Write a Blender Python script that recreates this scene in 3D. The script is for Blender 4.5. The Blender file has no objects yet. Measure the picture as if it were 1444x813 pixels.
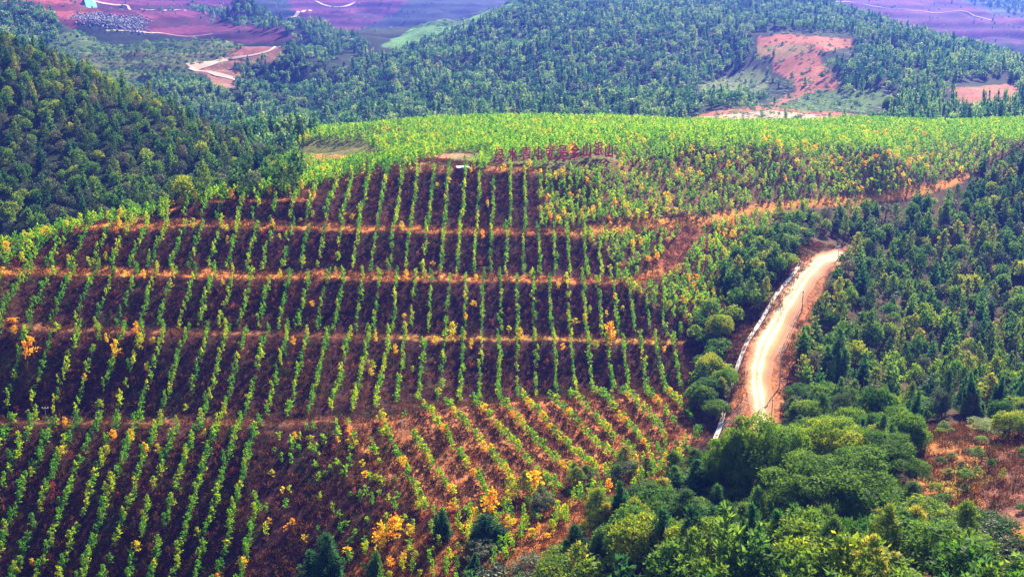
import bpy, math, random
import numpy as np
from mathutils import Vector, Matrix
from math import radians, sin, cos, pi, tan

rnd = random.Random(7)
nrs = np.random.RandomState(11)
scene = bpy.context.scene
COL = scene.collection

# ------------------------------------------------------------------ camera, sky, sun, exposure
PITCH = radians(15.0)
FPX = 1500.0            # focal length in pixels of the 1444 px wide photograph
CAMZ = 110.0
cam_data = bpy.data.cameras.new("camera")
cam_data.sensor_width = 36.0
cam_data.lens = 36.0 * FPX / 1444.0
cam_data.clip_start = 1.0
cam_data.clip_end = 12000.0
cam = bpy.data.objects.new("camera", cam_data)
cam.location = (0, 0, CAMZ)
cam.rotation_euler = (radians(90) - PITCH, 0, 0)
COL.objects.link(cam)
scene.camera = cam

SUN_EL, SUN_AZ = radians(37.0), radians(27.0)     # azimuth measured from +Y towards +X
world = bpy.data.worlds.new("World")
scene.world = world
world.use_nodes = True
wn = world.node_tree
wn.nodes.clear()
sky = wn.nodes.new("ShaderNodeTexSky")
sky.sky_type = 'NISHITA'
sky.sun_disc = False
sky.sun_elevation = SUN_EL
sky.sun_rotation = SUN_AZ
sky.air_density = 1.3
sky.dust_density = 0.6
sky.ozone_density = 1.0
bg = wn.nodes.new("ShaderNodeBackground")
bg.inputs['Strength'].default_value = 0.05
wo = wn.nodes.new("ShaderNodeOutputWorld")
wn.links.new(sky.outputs[0], bg.inputs['Color'])
wn.links.new(bg.outputs[0], wo.inputs['Surface'])

sd = bpy.data.lights.new("sun", 'SUN')
sd.energy = 5.0
sd.angle = radians(0.5)
sd.color = (1.0, 0.89, 0.70)
sun = bpy.data.objects.new("sun", sd)
to_sun = Vector((sin(SUN_AZ) * cos(SUN_EL), cos(SUN_AZ) * cos(SUN_EL), sin(SUN_EL)))
sun.rotation_euler = to_sun.to_track_quat('Z', 'Y').to_euler()
sun.location = (0, 0, 300)
COL.objects.link(sun)

scene.view_settings.view_transform = 'Standard'
scene.view_settings.look = 'None'
scene.view_settings.exposure = 1.9
scene.view_settings.gamma = 1.0
cy = scene.cycles
cy.max_bounces = 6
cy.diffuse_bounces = 3
cy.glossy_bounces = 1
cy.transmission_bounces = 3
cy.transparent_max_bounces = 4
cy.volume_bounces = 0
cy.caustics_reflective = False
cy.caustics_refractive = False
cy.sample_clamp_indirect = 4.0

# ------------------------------------------------------------------ helpers
def tag(o, label=None, cat=None, group=None, kind=None):
    if label: o['label'] = label
    if cat: o['category'] = cat
    if group: o['group'] = group
    if kind: o['kind'] = kind
    return o

class MB:
    """collects vertices / faces with a material index and a tint"""
    def __init__(s):
        s.v = []; s.f = []; s.m = []; s.t = []; s.n = 0
    def add(s, verts, faces, mi=0, tint=0.5):
        verts = np.asarray(verts, float)
        s.v.append(verts)
        for f in faces:
            s.f.append([i + s.n for i in f])
        s.m += [mi] * len(faces)
        if np.isscalar(tint): s.t += [tint] * len(verts)
        else: s.t += list(tint)
        s.n += len(verts)
    def quads(s, V, mi=0, tint=None):
        """V: (N,4,3)"""
        V = np.asarray(V, float); N = len(V)
        s.v.append(V.reshape(-1, 3))
        idx = np.arange(N * 4).reshape(N, 4) + s.n
        s.f += idx.tolist()
        s.m += [mi] * N
        if tint is None: tint = np.full(N, .5)
        s.t += np.repeat(tint, 4).tolist()
        s.n += N * 4
    def box(s, c, size, rz=0, mi=0, tint=.5, M=None):
        x, y, z = [d / 2 for d in size]
        vs = [Vector((a, b, d)) for a in (-x, x) for b in (-y, y) for d in (-z, z)]
        R = Matrix.Rotation(rz, 3, 'Z') if M is None else M
        vs = [tuple(R @ v + Vector(c)) for v in vs]
        s.add(vs, [(0, 1, 3, 2), (4, 6, 7, 5), (0, 4, 5, 1), (2, 3, 7, 6), (0, 2, 6, 4), (1, 5, 7, 3)], mi, tint)
    def tube(s, pts, radii, n=6, mi=0, tint=.5, cap=True):
        pts = [Vector(p) for p in pts]
        rings = []
        for i, p in enumerate(pts):
            a = pts[max(i - 1, 0)]; b = pts[min(i + 1, len(pts) - 1)]
            d = (b - a).normalized()
            up = Vector((0, 0, 1)) if abs(d.z) < .9 else Vector((1, 0, 0))
            u = d.cross(up).normalized(); w = d.cross(u)
            r = radii[i] if hasattr(radii, '__len__') else radii
            rings.append([tuple(p + (u * cos(2 * pi * k / n) + w * sin(2 * pi * k / n)) * r) for k in range(n)])
        vs = [q for r in rings for q in r]
        fs = []
        for i in range(len(rings) - 1):
            for k in range(n):
                a = i * n + k; b = i * n + (k + 1) % n
                fs.append((a, b, b + n, a + n))
        if cap:
            fs.append(tuple(range(n))[::-1]); fs.append(tuple((len(rings) - 1) * n + k for k in range(n)))
        s.add(vs, fs, mi, tint)
    def mesh(s, name, mats, smooth=False):
        me = bpy.data.meshes.new(name)
        V = np.concatenate(s.v) if s.v else np.zeros((0, 3))
        me.from_pydata(V.tolist(), [], s.f)
        me.update()
        for m in mats: me.materials.append(m)
        me.polygons.foreach_set('material_index', s.m)
        if smooth: me.polygons.foreach_set('use_smooth', [True] * len(s.f))
        at = me.attributes.new('tint', 'FLOAT', 'POINT')
        at.data.foreach_set('value', np.asarray(s.t, np.float32))
        return me

def obj(name, me, parent=None, loc=None):
    o = bpy.data.objects.new(name, me)
    COL.objects.link(o)
    if parent: o.parent = parent
    if loc is not None: o.location = loc
    return o

# ------------------------------------------------------------------ materials
def new_mat(name):
    m = bpy.data.materials.new(name); m.use_nodes = True
    nt = m.node_tree; nt.nodes.clear()
    out = nt.nodes.new('ShaderNodeOutputMaterial')
    return m, nt, out

def N(nt, typ, **kw):
    n = nt.nodes.new(typ)
    for k, v in kw.items():
        if k.startswith('i_'):
            key = k[2:]
            key = int(key) if key.isdigit() else key.replace('_', ' ')
            n.inputs[key].default_value = v
        else: setattr(n, k, v)
    return n

def mixc(nt, fac, a, b, mode='MIX'):
    n = nt.nodes.new('ShaderNodeMix'); n.data_type = 'RGBA'; n.blend_type = mode
    L = nt.links.new
    for sock, val in ((n.inputs[0], fac), (n.inputs[6], a), (n.inputs[7], b)):
        if hasattr(val, 'links'): L(val, sock)
        elif isinstance(val, (int, float)): sock.default_value = val
        else: sock.default_value = (*val, 1.0) if len(val) == 3 else val
    return n.outputs[2]

def ramp(nt, fac, stops):
    r = nt.nodes.new('ShaderNodeValToRGB')
    els = r.color_ramp.elements
    while len(els) < len(stops): els.new(.5)
    for e, (p, c) in zip(els, stops):
        e.position = p; e.color = (*c, 1)
    nt.links.new(fac, r.inputs[0])
    return r.outputs[0]

def leaf_mat(name, stops, tstops=None, transl=0.45, rough=0.6, spec=0.1, tboost=1.6):
    """stops: colour ramp over per-plant random; the clump tint shifts brightness of the leaf itself"""
    m, nt, out = new_mat(name)
    L = nt.links.new
    oi = N(nt, 'ShaderNodeObjectInfo')
    at = N(nt, 'ShaderNodeAttribute', attribute_name='tint')
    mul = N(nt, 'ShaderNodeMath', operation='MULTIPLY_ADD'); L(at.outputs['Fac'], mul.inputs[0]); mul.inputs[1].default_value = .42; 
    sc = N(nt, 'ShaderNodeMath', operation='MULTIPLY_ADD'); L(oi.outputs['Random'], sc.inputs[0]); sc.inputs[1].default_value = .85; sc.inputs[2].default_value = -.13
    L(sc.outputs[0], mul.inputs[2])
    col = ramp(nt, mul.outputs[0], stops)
    pr = N(nt, 'ShaderNodeBsdfPrincipled'); pr.inputs['Roughness'].default_value = rough
    pr.inputs['Specular IOR Level'].default_value = spec
    L(col, pr.inputs['Base Color'])
    tr = N(nt, 'ShaderNodeBsdfTranslucent')
    tc = mixc(nt, 1.0, col, (tboost, tboost, tboost * .55), 'MULTIPLY')
    L(tc, tr.inputs['Color'])
    mx = N(nt, 'ShaderNodeMixShader', i_0=transl)
    L(pr.outputs[0], mx.inputs[1]); L(tr.outputs[0], mx.inputs[2]); L(mx.outputs[0], out.inputs['Surface'])
    return m

def plain_mat(name, a, b, scale=3.0, rough=.8, spec=.2, metal=0.0, bump=0.0):
    m, nt, out = new_mat(name); L = nt.links.new
    no = N(nt, 'ShaderNodeTexNoise', i_Scale=scale, i_Detail=5.0)
    tc = N(nt, 'ShaderNodeTexCoord'); L(tc.outputs['Object'], no.inputs['Vector'])
    col = mixc(nt, no.outputs['Fac'], a, b)
    pr = N(nt, 'ShaderNodeBsdfPrincipled'); pr.inputs['Roughness'].default_value = rough
    pr.inputs['Specular IOR Level'].default_value = spec; pr.inputs['Metallic'].default_value = metal
    L(col, pr.inputs['Base Color'])
    if bump:
        bp = N(nt, 'ShaderNodeBump', i_Strength=bump, i_Distance=.1); L(no.outputs['Fac'], bp.inputs['Height']); L(bp.outputs[0], pr.inputs['Normal'])
    L(pr.outputs[0], out.inputs['Surface'])
    return m

M_BARK = plain_mat('bark', (.09, .06, .045), (.17, .12, .09), 6)
M_SAP = leaf_mat('sapling_leaf', [(0, (.028, .11, .010)), (.45, (.072, .20, .007)), (.8, (.18, .27, .005)), (1, (.33, .32, .005))], transl=.5, tboost=2.3)
M_BRIGHT = leaf_mat('bright_sapling_leaf', [(0, (.055, .16, .008)), (.5, (.12, .27, .006)), (.85, (.22, .33, .006)), (1, (.38, .37, .008))], transl=.52, tboost=2.1)
M_GOLD = leaf_mat('golden_leaf', [(0, (.22, .30, .008)), (.35, (.50, .44, .008)), (.75, (.66, .42, .008)), (1, (.72, .24, .01))], transl=.5, tboost=1.6)
M_RED = leaf_mat('red_leaf', [(0, (.20, .03, .03)), (.5, (.36, .05, .04)), (1, (.40, .12, .05))], transl=.4, tboost=1.4)
M_DRY = leaf_mat('dry_leaf', [(0, (.07, .08, .02)), (.5, (.14, .06, .035)), (1, (.24, .09, .04))], transl=.35, tboost=1.3)
M_PINE = leaf_mat('pine_needle', [(0, (.016, .05, .016)), (.4, (.045, .10, .018)), (.8, (.12, .18, .016)), (1, (.26, .22, .03))], transl=.38, rough=.65, spec=.12, tboost=2.6)
M_FIR = leaf_mat('fir_needle', [(0, (.014, .060, .026)), (.4, (.035, .11, .030)), (1, (.12, .20, .03))], transl=.4, rough=.65, spec=.12, tboost=2.6)
M_BROAD = leaf_mat('broad_leaf', [(0, (.018, .06, .010)), (.45, (.055, .13, .012)), (.85, (.13, .19, .010)), (1, (.25, .25, .012))], transl=.4, rough=.65, spec=.12, tboost=2.6)
M_DOME = leaf_mat('domed_tree_leaf', [(0, (.035, .09, .010)), (.45, (.08, .16, .010)), (.85, (.17, .24, .008)), (1, (.30, .30, .010))], transl=.4, rough=.65, spec=.12, tboost=2.4)
M_GREY = leaf_mat('grey_leaf', [(0, (.03, .06, .03)), (.6, (.08, .11, .045)), (1, (.15, .14, .07))], transl=.35, rough=.55, spec=.3, tboost=1.5)
M_FARF = leaf_mat('far_forest_leaf', [(0, (.012, .06, .03)), (.45, (.045, .14, .05)), (.9, (.17, .28, .08)), (1, (.26, .30, .11))], transl=.35, rough=.55, spec=.3, tboost=2.2)
M_WEED = leaf_mat('weed_blade', [(0, (.035, .05, .015)), (.3, (.06, .035, .02)), (.6, (.10, .035, .022)), (1, (.26, .10, .035))], transl=.35, tboost=1.3)

# ------------------------------------------------------------------ terrain control
CP, SP = cos(PITCH), sin(PITCH)
def W(px, py, Y):
    """world point on the sight line of photo pixel (px,py) at ground distance Y"""
    u = (px - 722.0) / FPX; v = (406.5 - py) / FPX
    t = Y / (CP + v * SP)
    return (t * u, Y, CAMZ + t * (v * CP - SP))
def G(px, Y, z):
    """hidden ground: direction px, distance Y, height relative to the camera"""
    return ((px - 722.0) / FPX * Y, Y, CAMZ + z)
def proj(x, y, z):
    x = np.asarray(x, float); y = np.asarray(y, float); z = np.asarray(z, float) - CAMZ
    f = y * CP - z * SP; up = y * SP + z * CP
    return 722.0 + FPX * x / f, 406.5 - FPX * up / f

def dens(pl, n=6):
    out = []
    for a, b in zip(pl[:-1], pl[1:]):
        for k in range(n):
            t = k / n
            out.append(tuple(a[i] * (1 - t) + b[i] * t for i in range(3)))
    out.append(pl[-1])
    return out

L1 = [(-60,600,182),(0,597,185),(130,596,188),(250,597,189),(380,600,188),(480,592,189),(600,578,195),(700,569,200),(760,565,205),(860,560,211),(960,560,216)]
L2 = [(-60,455,196),(0,461,200),(100,467,206),(250,470,211),(400,473,215),(500,476,219),(600,478,223),(760,478,229),(860,481,234),(980,484,240)]
L3 = [(-60,380,212),(20,385,217),(170,387,224),(330,390,230),(500,392,236),(690,395,245),(800,397,250),(870,398,254),(900,396,258)]
L4 = [(100,322,238),(140,318,240),(215,316,244),(330,319,247),(500,323,252),(650,326,262),(800,329,270)]
L5a = [(235,297,252),(270,287,256),(320,283,258),(430,281,260)]
L5 = [(430,268,270),(470,258,276),(520,246,281),(600,240,285),(650,238,289),(750,241,295)]
LW = [[W(*p) for p in dens(l)] for l in (L1, L2, L3, L4, L5a, L5)]

pts = []
def bench(line, w, lim=1e9, drop=0.0):
    for p in line:
        q = W(*p); pts.append(q)
        if p[0] <= lim: pts.append((q[0], q[1] + w, q[2] + drop))
bench(dens(L1), 2.6, 470, -.1)
bench(dens(L2), 2.2); bench(dens(L3), 3.0); bench(dens(L4), 3.2); bench(dens(L5a), 2.5)
for p in dens(L5): pts.append(W(*p))
# back of the knoll
pts += [G(540,200,-77.0),G(600,203,-78.6),G(680,208,-80.3),G(760,213,-81.8),G(860,219,-82.5),G(960,223,-83)]
# curve of the bench track up the right flank
TRACK3 = [(900,396,258),(930,380,266),(950,366,274),(965,350,283),(975,332,292),(990,312,300),(1050,297,312),(1100,290,322),(1180,284,335),(1250,280,345),(1300,270,354),(1340,258,362),(1360,248,368)]
TRACK4 = [(800,329,270),(850,320,278),(900,315,286),(960,311,295),(990,312,300)]
for l in (TRACK3, TRACK4):
    for p in dens(l, 3): pts.append(W(*p))
raw = [
 (800,290,289),(835,258,298),(900,340,283),(900,292,299),(1000,290,309),(960,400,264),(965,440,251),(1000,470,242),(1000,540,224),(1030,420,262),(1040,360,285),(1080,320,308),
 # gully road
 (1068,600,198),(1068,560,209),(1062,520,221),(1072,480,234),(1100,430,252),(1130,385,271),(1155,363,283),(1185,355,292),
 (1098,600,199),(1095,560,211),(1100,520,223),(1115,480,237),(1138,430,256),(1160,385,275),
 (1015,612,196),(1030,560,210),(1050,490,231),(1100,410,260),(1128,370,277),
 # knoll flank
 (560,700,170),(600,722,164),(650,712,167),(700,700,170),(780,685,174),(850,662,181),(940,632,191),(520,760,160),(560,640,182),(660,630,184),(760,610,193),(860,600,199),(500,680,172),
 (440,813,155),(0,813,157),(-200,813,150),(200,813,157),(600,813,147),(750,813,136),(900,813,124),(1100,813,110),(1300,813,104),(1444,813,104),(1600,813,104),
 (250,700,171),(0,700,170),(400,700,171),(620,760,156),(700,745,158),(800,735,155),
 # right front
 (1320,622,165),(1400,700,140),(1300,690,146),(1444,650,152),(1444,600,175),(1600,620,165),
 # right forest
 (1140,570,213),(1250,610,192),(1250,510,238),(1250,410,288),(1250,340,318),(1200,310,322),(1444,520,235),(1444,410,288),(1444,285,350),(1360,290,345),(1650,520,230),(1700,300,345),(1350,460,262),(1160,500,236),
 # plateau
 (850,226,309),(900,217,325),(1000,213,335),(1100,212,345),(1250,212,362),(1444,200,388),
 (900,255,312),(1000,255,322),(1100,250,335),(1250,248,352),(1370,228,378),
 (430,192,395),(520,182,418),(600,175,430),(700,172,440),(850,171,445),(1000,177,450),(1200,172,455),(1444,172,462),(1650,172,470),
 (430,215,350),(450,245,300),(520,205,350),(560,215,330),(620,195,370),(700,205,340),(700,233,302),(780,228,307),(862,224,313),(900,190,390),(1100,190,405),(1300,190,415),(360,276,305),
 # left terrace skyline
 (0,354,227),(40,344,232),(90,327,238),(190,304,247),(-100,360,220),(320,276,262),(380,268,266),
 # left hill
 (0,350,298),(130,315,300),(250,288,308),(330,278,316),(400,266,325),(0,200,362),(0,62,440),(70,85,437),(150,118,430),(260,165,410),(350,205,388),(430,246,366),(150,215,362),(300,228,356),(-200,30,450),(-250,300,285),(-250,180,360),
 # central far hill
 (400,195,600),(600,182,600),(800,176,600),(320,168,700),(400,125,800),(480,84,940),(600,44,1060),(720,10,1160),(600,125,790),(800,105,800),(800,35,1000),(1000,25,1060),(1000,105,800),(1100,60,900),(1060,125,700),(900,0,1250),(450,160,660),(700,70,900),
 (900,176,575),(1000,168,560),(1200,168,560),(1440,172,560),(1200,130,660),(1200,110,720),(1200,60,860),(1440,105,880),(1350,75,1000),(1250,40,1150),(1150,5,1300),(1600,140,800),(1350,140,650),
 # far right terraces
 (1200,8,1900),(1300,25,1750),(1440,60,1500),(1440,20,1950),(1320,0,2100),(1600,60,1600),
 # left far
 (130,50,900),(320,52,950),(200,92,780),(300,130,700),(60,100,750),(250,60,870),(40,14,940),(-80,18,950),(75,48,900),(-200,60,850),
 (355,121,735),(290,104,765),(265,96,780),(320,84,805),(375,76,835),(395,66,860),(350,60,880),(330,108,760),(400,110,790),(430,76,880),(460,90,900),
 (200,46,1120),(150,22,1180),(50,8,1250),(0,0,1400),(120,40,1100),(300,46,1250),(400,52,1180),(250,8,1600),(300,20,1500),(470,64,1040),(400,36,1150),(340,4,1260),(540,66,1080),(620,40,1200),(730,2,1380),(480,20,1900),(560,8,2000),(450,0,2100),(520,45,1700),
]
pts += [W(*p) for p in raw]
hid = [
 (0,262,-65),(-200,255,-66),(120,268,-63),(250,284,-58),(330,298,-55),(400,310,-53),
 (0,540,-50),(150,540,-64),(300,510,-74),(430,480,-74),(-200,540,-45),
 (500,500,-70),(700,510,-72),(900,510,-66),(1100,505,-60),(1300,505,-60),(1600,505,-60),
 (0,1050,-50),(200,1010,-48),(330,1030,-60),(430,1000,-60),(560,1300,-70),(650,1500,-60),(480,1350,-80),(540,930,-58),
 (1250,1350,-80),(1350,1250,-90),(1440,1150,-90),(1600,1200,-80),(1150,1600,-40),
 (900,1600,-30),(700,1700,-30),
 (1000,158,-77),(1080,150,-75.5),(1180,150,-75),(1250,160,-74),(950,165,-79),(1190,125,-74),(1320,120,-70),(1100,178,-80),(1250,182,-76),
 (0,110,-118),(500,100,-112),(900,75,-68),(1200,65,-62),(1444,60,-62),(0,30,-150),(700,30,-90),(1444,20,-60),(-600,150,-95),(-800,300,-60),(-600,600,-20),(2200,150,-60),(2300,400,-55),(2100,700,-60),
]
pts += [G(*p) for p in hid]
for px in range(-700, 2301, 250):
    pts.append(W(px, -12, 2700)); pts.append(G(px, 3400, 170)); pts.append(G(px, 4300, 260))
pts = np.array(pts)
# thin out coincident control points
keep = []
for i, p in enumerate(pts):
    if all((p[0]-pts[j][0])**2 + (p[1]-pts[j][1])**2 > 1.0 for j in keep): keep.append(i)
pts = pts[keep]
_S = 100.0
A = np.sqrt(((pts[:, None, :2] - pts[None, :, :2])**2).sum(-1)) / _S
n_ = len(pts)
Am = np.zeros((n_ + 3, n_ + 3)); Am[:n_, :n_] = A
Pm = np.c_[np.ones(n_), pts[:, :2] / _S]
Am[:n_, n_:] = Pm; Am[n_:, :n_] = Pm.T
wts = np.linalg.solve(Am, np.r_[pts[:, 2], 0, 0, 0])

def rbf(x, y):
    sh = x.shape; x = x.ravel(); y = y.ravel(); out = np.empty(len(x))
    px_, py_ = pts[:, 0].astype(np.float32), pts[:, 1].astype(np.float32)
    w = wts[:n_].astype(np.float32) / _S
    for i in range(0, len(x), 20000):
        xs = x[i:i+20000].astype(np.float32)[:, None]; ys = y[i:i+20000].astype(np.float32)[:, None]
        d = np.sqrt((xs - px_) ** 2 + (ys - py_) ** 2)
        out[i:i+20000] = d @ w + wts[n_] + (wts[n_+1] * xs[:, 0] + wts[n_+2] * ys[:, 0]) / _S
    return out.reshape(sh)

def _h(ix, iy, s):
    v = np.sin(ix * 127.1 + iy * 311.7 + s * 74.7) * 43758.5453
    return v - np.floor(v)
def vn(x, y, s=0.0):
    ix = np.floor(x); iy = np.floor(y); fx = x - ix; fy = y - iy
    fx = fx * fx * (3 - 2 * fx); fy = fy * fy * (3 - 2 * fy)
    return ((_h(ix, iy, s) * (1 - fx) + _h(ix + 1, iy, s) * fx) * (1 - fy) + (_h(ix, iy + 1, s) * (1 - fx) + _h(ix + 1, iy + 1, s) * fx) * fy)
def fbm(x, y, s=0.0, o=4):
    r = 0; a = .5; t = 0
    for k in range(o):
        r = r + a * vn(x * 2**k, y * 2**k, s + k * 13.1); t += a; a *= .55
    return r / t

def inpoly(px, py, poly):
    px = np.asarray(px); py = np.asarray(py)
    c = np.zeros(px.shape, bool); j = len(poly) - 1
    for i in range(len(poly)):
        xi, yi = poly[i]; xj, yj = poly[j]
        if yi != yj:
            c ^= ((yi > py) != (yj > py)) & (px < (xj - xi) * (py - yi) / (yj - yi) + xi)
        j = i
    return c

NR, NC, Y0, Y1 = 1050, 640, 24.0, 4200.0
gr = (Y1 / Y0) ** (1 / (NR - 1))
Yr = Y0 * gr ** np.arange(NR)
Wd = 70 + .82 * Yr
sc = np.linspace(-1, 1, NC)
GX = sc[None, :] * Wd[:, None]; GY = np.repeat(Yr[:, None], NC, 1)
GZ = rbf(GX, GY)
PX, PY = proj(GX, GY, GZ)
# relief noise, growing with the size of the landform
amp = np.clip(GY / 900.0, .16, 3.2)
GZ += amp * .8 * (fbm(GX / (amp * 16), GY / (amp * 16), 1.0) - .5) * 2
_m = np.clip((GY - 560) / 160, 0, 1) * np.clip((2300 - GY) / 500, 0, 1)
GZ += _m * 17 * (.5 - np.abs(fbm(GX / 170, GY / 230, 21., 3) - .5) * 4).clip(-.6, .5)
GZ += .16 * (vn(GX / 1.3, GY / 1.3, 5.) - .5)
# contour steps on the far farmed and mined hillsides
def steps(mask, h, a):
    global GZ
    ph = GZ / h + .6 * fbm(GX / 90, GY / 90, 3.)
    GZ = GZ + mask * a * np.sin(2 * pi * ph)
SCRUB = [(-60,40),(130,46),(320,48),(345,60),(330,85),(262,92),(280,108),(330,140),(200,140),(60,100),(-60,80)]
STRIP = [(535,66),(620,20),(700,-10),(760,-10),(720,20),(640,50),(560,70)]
steps((inpoly(PX, PY, SCRUB) & (GY > 560)).astype(float), 6.0, 1.3)
steps((GY > 1150).astype(float) * np.clip((GY - 1150) / 200, 0, 1), 14.0, 2.2)

def zat(x, y):
    x = np.asarray(x, float); y = np.asarray(y, float)
    r = np.log(np.maximum(y, Y0 + .01) / Y0) / np.log(gr); c = (x / (70 + .82 * y) + 1) / 2 * (NC - 1)
    r = np.clip(r, 0, NR - 1.001); c = np.clip(c, 0, NC - 1.001)
    i = r.astype(int); j = c.astype(int); fr = r - i; fc = c - j
    return ((GZ[i, j] * (1 - fc) + GZ[i, j+1] * fc) * (1 - fr) + (GZ[i+1, j] * (1 - fc) + GZ[i+1, j+1] * fc) * fr)

def hit(px, py, y0=60.0, y1=2600.0):
    """first ground point along the sight line of a photo pixel"""
    ys = np.exp(np.linspace(math.log(y0), math.log(y1), 6000))
    u = (px - 722.0) / FPX; v = (406.5 - py) / FPX
    t = ys / (CP + v * SP); xs = t * u; zs = CAMZ + t * (v * CP - SP)
    g = zat(xs, ys); k = np.where(zs <= g)[0]
    k = k[0] if len(k) else len(ys) - 1
    return (float(xs[k]), float(ys[k]), float(g[k]))
# ------------------------------------------------------------------ ground colours (what the soil and cover themselves are)
PX, PY = proj(GX, GY, GZ)
wob = (fbm(GX / 14, GY / 14, 9.) - .5)
QX = PX + wob * 26; QY = PY + (fbm(GX / 14, GY / 14, 19.) - .5) * 12
C = np.zeros((NR, NC, 3))
def paint(mask, col, var=.25, scale=4.0, s=0.0, soft=1.0):
    n = fbm(GX / scale, GY / scale, s + 2.)
    f = (1 + (n[..., None] - .5) * 2 * var)
    m = mask.astype(float)[..., None] * soft
    C[:] = C * (1 - m) + np.array(col) * f * m
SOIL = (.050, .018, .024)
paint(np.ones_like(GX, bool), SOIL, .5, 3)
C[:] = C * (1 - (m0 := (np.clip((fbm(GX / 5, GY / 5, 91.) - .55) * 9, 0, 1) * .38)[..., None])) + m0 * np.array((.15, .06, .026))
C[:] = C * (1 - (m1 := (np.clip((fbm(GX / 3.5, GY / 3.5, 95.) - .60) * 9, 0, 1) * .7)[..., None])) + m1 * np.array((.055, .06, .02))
fl = (.022, .036, .014)
LEFTHILL = [(-300,-60),(0,50),(70,75),(150,108),(260,155),(350,195),(440,245),(430,262),(330,282),(250,292),(130,322),(-300,380)]
paint(inpoly(QX, QY, LEFTHILL) & (GY > 262) & (GY < 560), fl, .4, 5)
HILL = (GY > 480)
paint(HILL, fl, .4, 12)
paint((PX < 470) & (GY > 400) & (PY < 215), fl, .4, 8)
paint((PX > 320) & (PX < 440) & (GY > 330) & (PY < 222), fl, .4, 8)
RFOREST = [(1110,600),(1130,520),(1150,440),(1175,395),(1210,350),(1120,330),(1100,300),(1260,284),(1340,262),(1444,215),(1700,200),(1700,620),(1444,600),(1330,600),(1290,640),(1110,640)]
paint(inpoly(QX, QY, RFOREST) & (GY < 420), (.07, .045, .025), .5, 5)
LTHICK = [(1050,345),(1110,325),(1180,345),(1110,375),(1070,440),(1030,480),(1020,560),(985,560),(1000,440),(1030,390)]
paint(inpoly(QX, QY, LTHICK) & (GY < 420), (.08, .05, .028), .4, 5)
PLATEAU = [(420,262),(380,275),(330,282),(425,190),(520,178),(700,168),(1000,168),(1700,160),(1700,200),(1444,200),(1250,212),(1000,213),(850,226),(750,241),(650,238),(520,246)]
paint(inpoly(QX, QY, PLATEAU) & (GY > 262) & (GY < 480), (.13, .14, .035), .5, 6)
MIXHILL = [(750,241),(850,226),(1000,213),(1250,212),(1444,200),(1370,245),(1340,262),(1260,284),(1100,300),(1080,330),(1030,430),(1010,480),(1000,600),(960,620),(975,560),(1000,484),(870,398),(850,350),(800,329),(765,320)]
paint(inpoly(QX, QY, MIXHILL) & (GY < 480), (.17, .10, .035), .5, 5)
paint(inpoly(QX, QY, [(800,300),(840,250),(900,245),(960,300),(900,312),(850,318)]) & (GY < 480), (.22, .10, .06), .4, 5, 3, .7)
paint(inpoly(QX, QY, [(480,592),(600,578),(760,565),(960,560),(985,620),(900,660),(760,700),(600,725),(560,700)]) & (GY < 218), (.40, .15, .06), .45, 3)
paint(inpoly(QX, QY, [(560,760),(640,735),(850,690),(960,640),(900,720),(800,770),(690,830),(480,830),(500,790)]) & (GY < 200), (.34, .12, .035), .5, 4)
paint(inpoly(QX, QY, [(1285,600),(1444,590),(1700,600),(1700,780),(1400,760),(1330,740),(1290,690)]) & (GY < 190), (.27, .115, .035), .6, 4)
paint(inpoly(QX, QY, [(1380,650),(1460,630),(1600,640),(1600,740),(1400,740)]) & (GY < 190), (.17, .075, .055), .5, 4)
paint(inpoly(PX, PY, [(1330,660),(1380,650),(1400,675),(1350,700),(1320,690)]) & (GY < 190), (.35, .33, .03), .3, 4, 0, .5)
# gully sides beside the road
paint(inpoly(QX, QY, [(1015,620),(1030,560),(1050,490),(1095,410),(1125,365),(1190,345),(1195,362),(1170,390),(1150,440),(1125,520),(1110,600)]) & (GY < 320), (.36, .14, .06), .35, 3)
# far features
def Zp(poly, col, y0, y1, var=.25, sc_=20, soft=1.): paint(inpoly(QX * .5 + PX * .5, QY * .4 + PY * .6, poly) & (GY > y0) & (GY < y1), col, var, sc_, 0, soft)
Zp(SCRUB, (.06, .105, .035), 560, 1010, .4, 14)
Zp([(110,78),(330,60),(330,90),(260,96),(120,98)], (.11,.07,.05), 560, 1010, .4, 10, .5)
for q in (56, 66, 74, 84, 92): Zp([(110,q),(330,q+2),(330,q+4),(110,q+2.2)], (.14,.20,.05), 560, 1010, .4, 10, .7)
Zp([(150,100),(230,98),(240,112),(150,108)], (.13,.17,.04), 560, 900)
Zp([(940,182),(990,160),(1090,145),(1150,115),(1180,118),(1175,140),(1130,150),(1215,163),(1260,172),(1215,176),(1120,172),(1000,176)], (.30, .11, .06), 490, 800, .4, 8)
Zp([(985,166),(1090,155),(1200,168),(1200,173),(1000,176)], (.46, .33, .24), 490, 620, .3, 6)
Zp([(1070,52),(1100,48),(1200,55),(1200,66),(1150,75),(1120,82),(1065,78)], (.42, .14, .07), 700, 1000, .35, 12)
Zp([(1095,74),(1150,70),(1165,98),(1185,118),(1170,136),(1130,140),(1118,118),(1092,100)], (.34, .12, .06), 560, 1000, .5, 9)
Zp([(1060,66),(1130,60),(1150,72),(1110,80),(1070,82)], (.20, .20, .05), 700, 1000, .35, 12, .6)
Zp([(1090,150),(1160,128),(1240,126),(1250,142),(1220,158),(1140,156)], (.06, .13, .02), 500, 800, .4, 8)
Zp([(985,120),(1070,95),(1085,110),(1075,140),(1000,150)], (.12, .17, .05), 600, 900, .4, 8)
Zp([(1340,124),(1444,118),(1444,150),(1350,150)], (.34, .13, .08), 540, 800, .5, 7)
Zp(STRIP, (.10, .24, .06), 1000, 1500, .35, 22)
RED = (.10, .022, .045)
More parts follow.
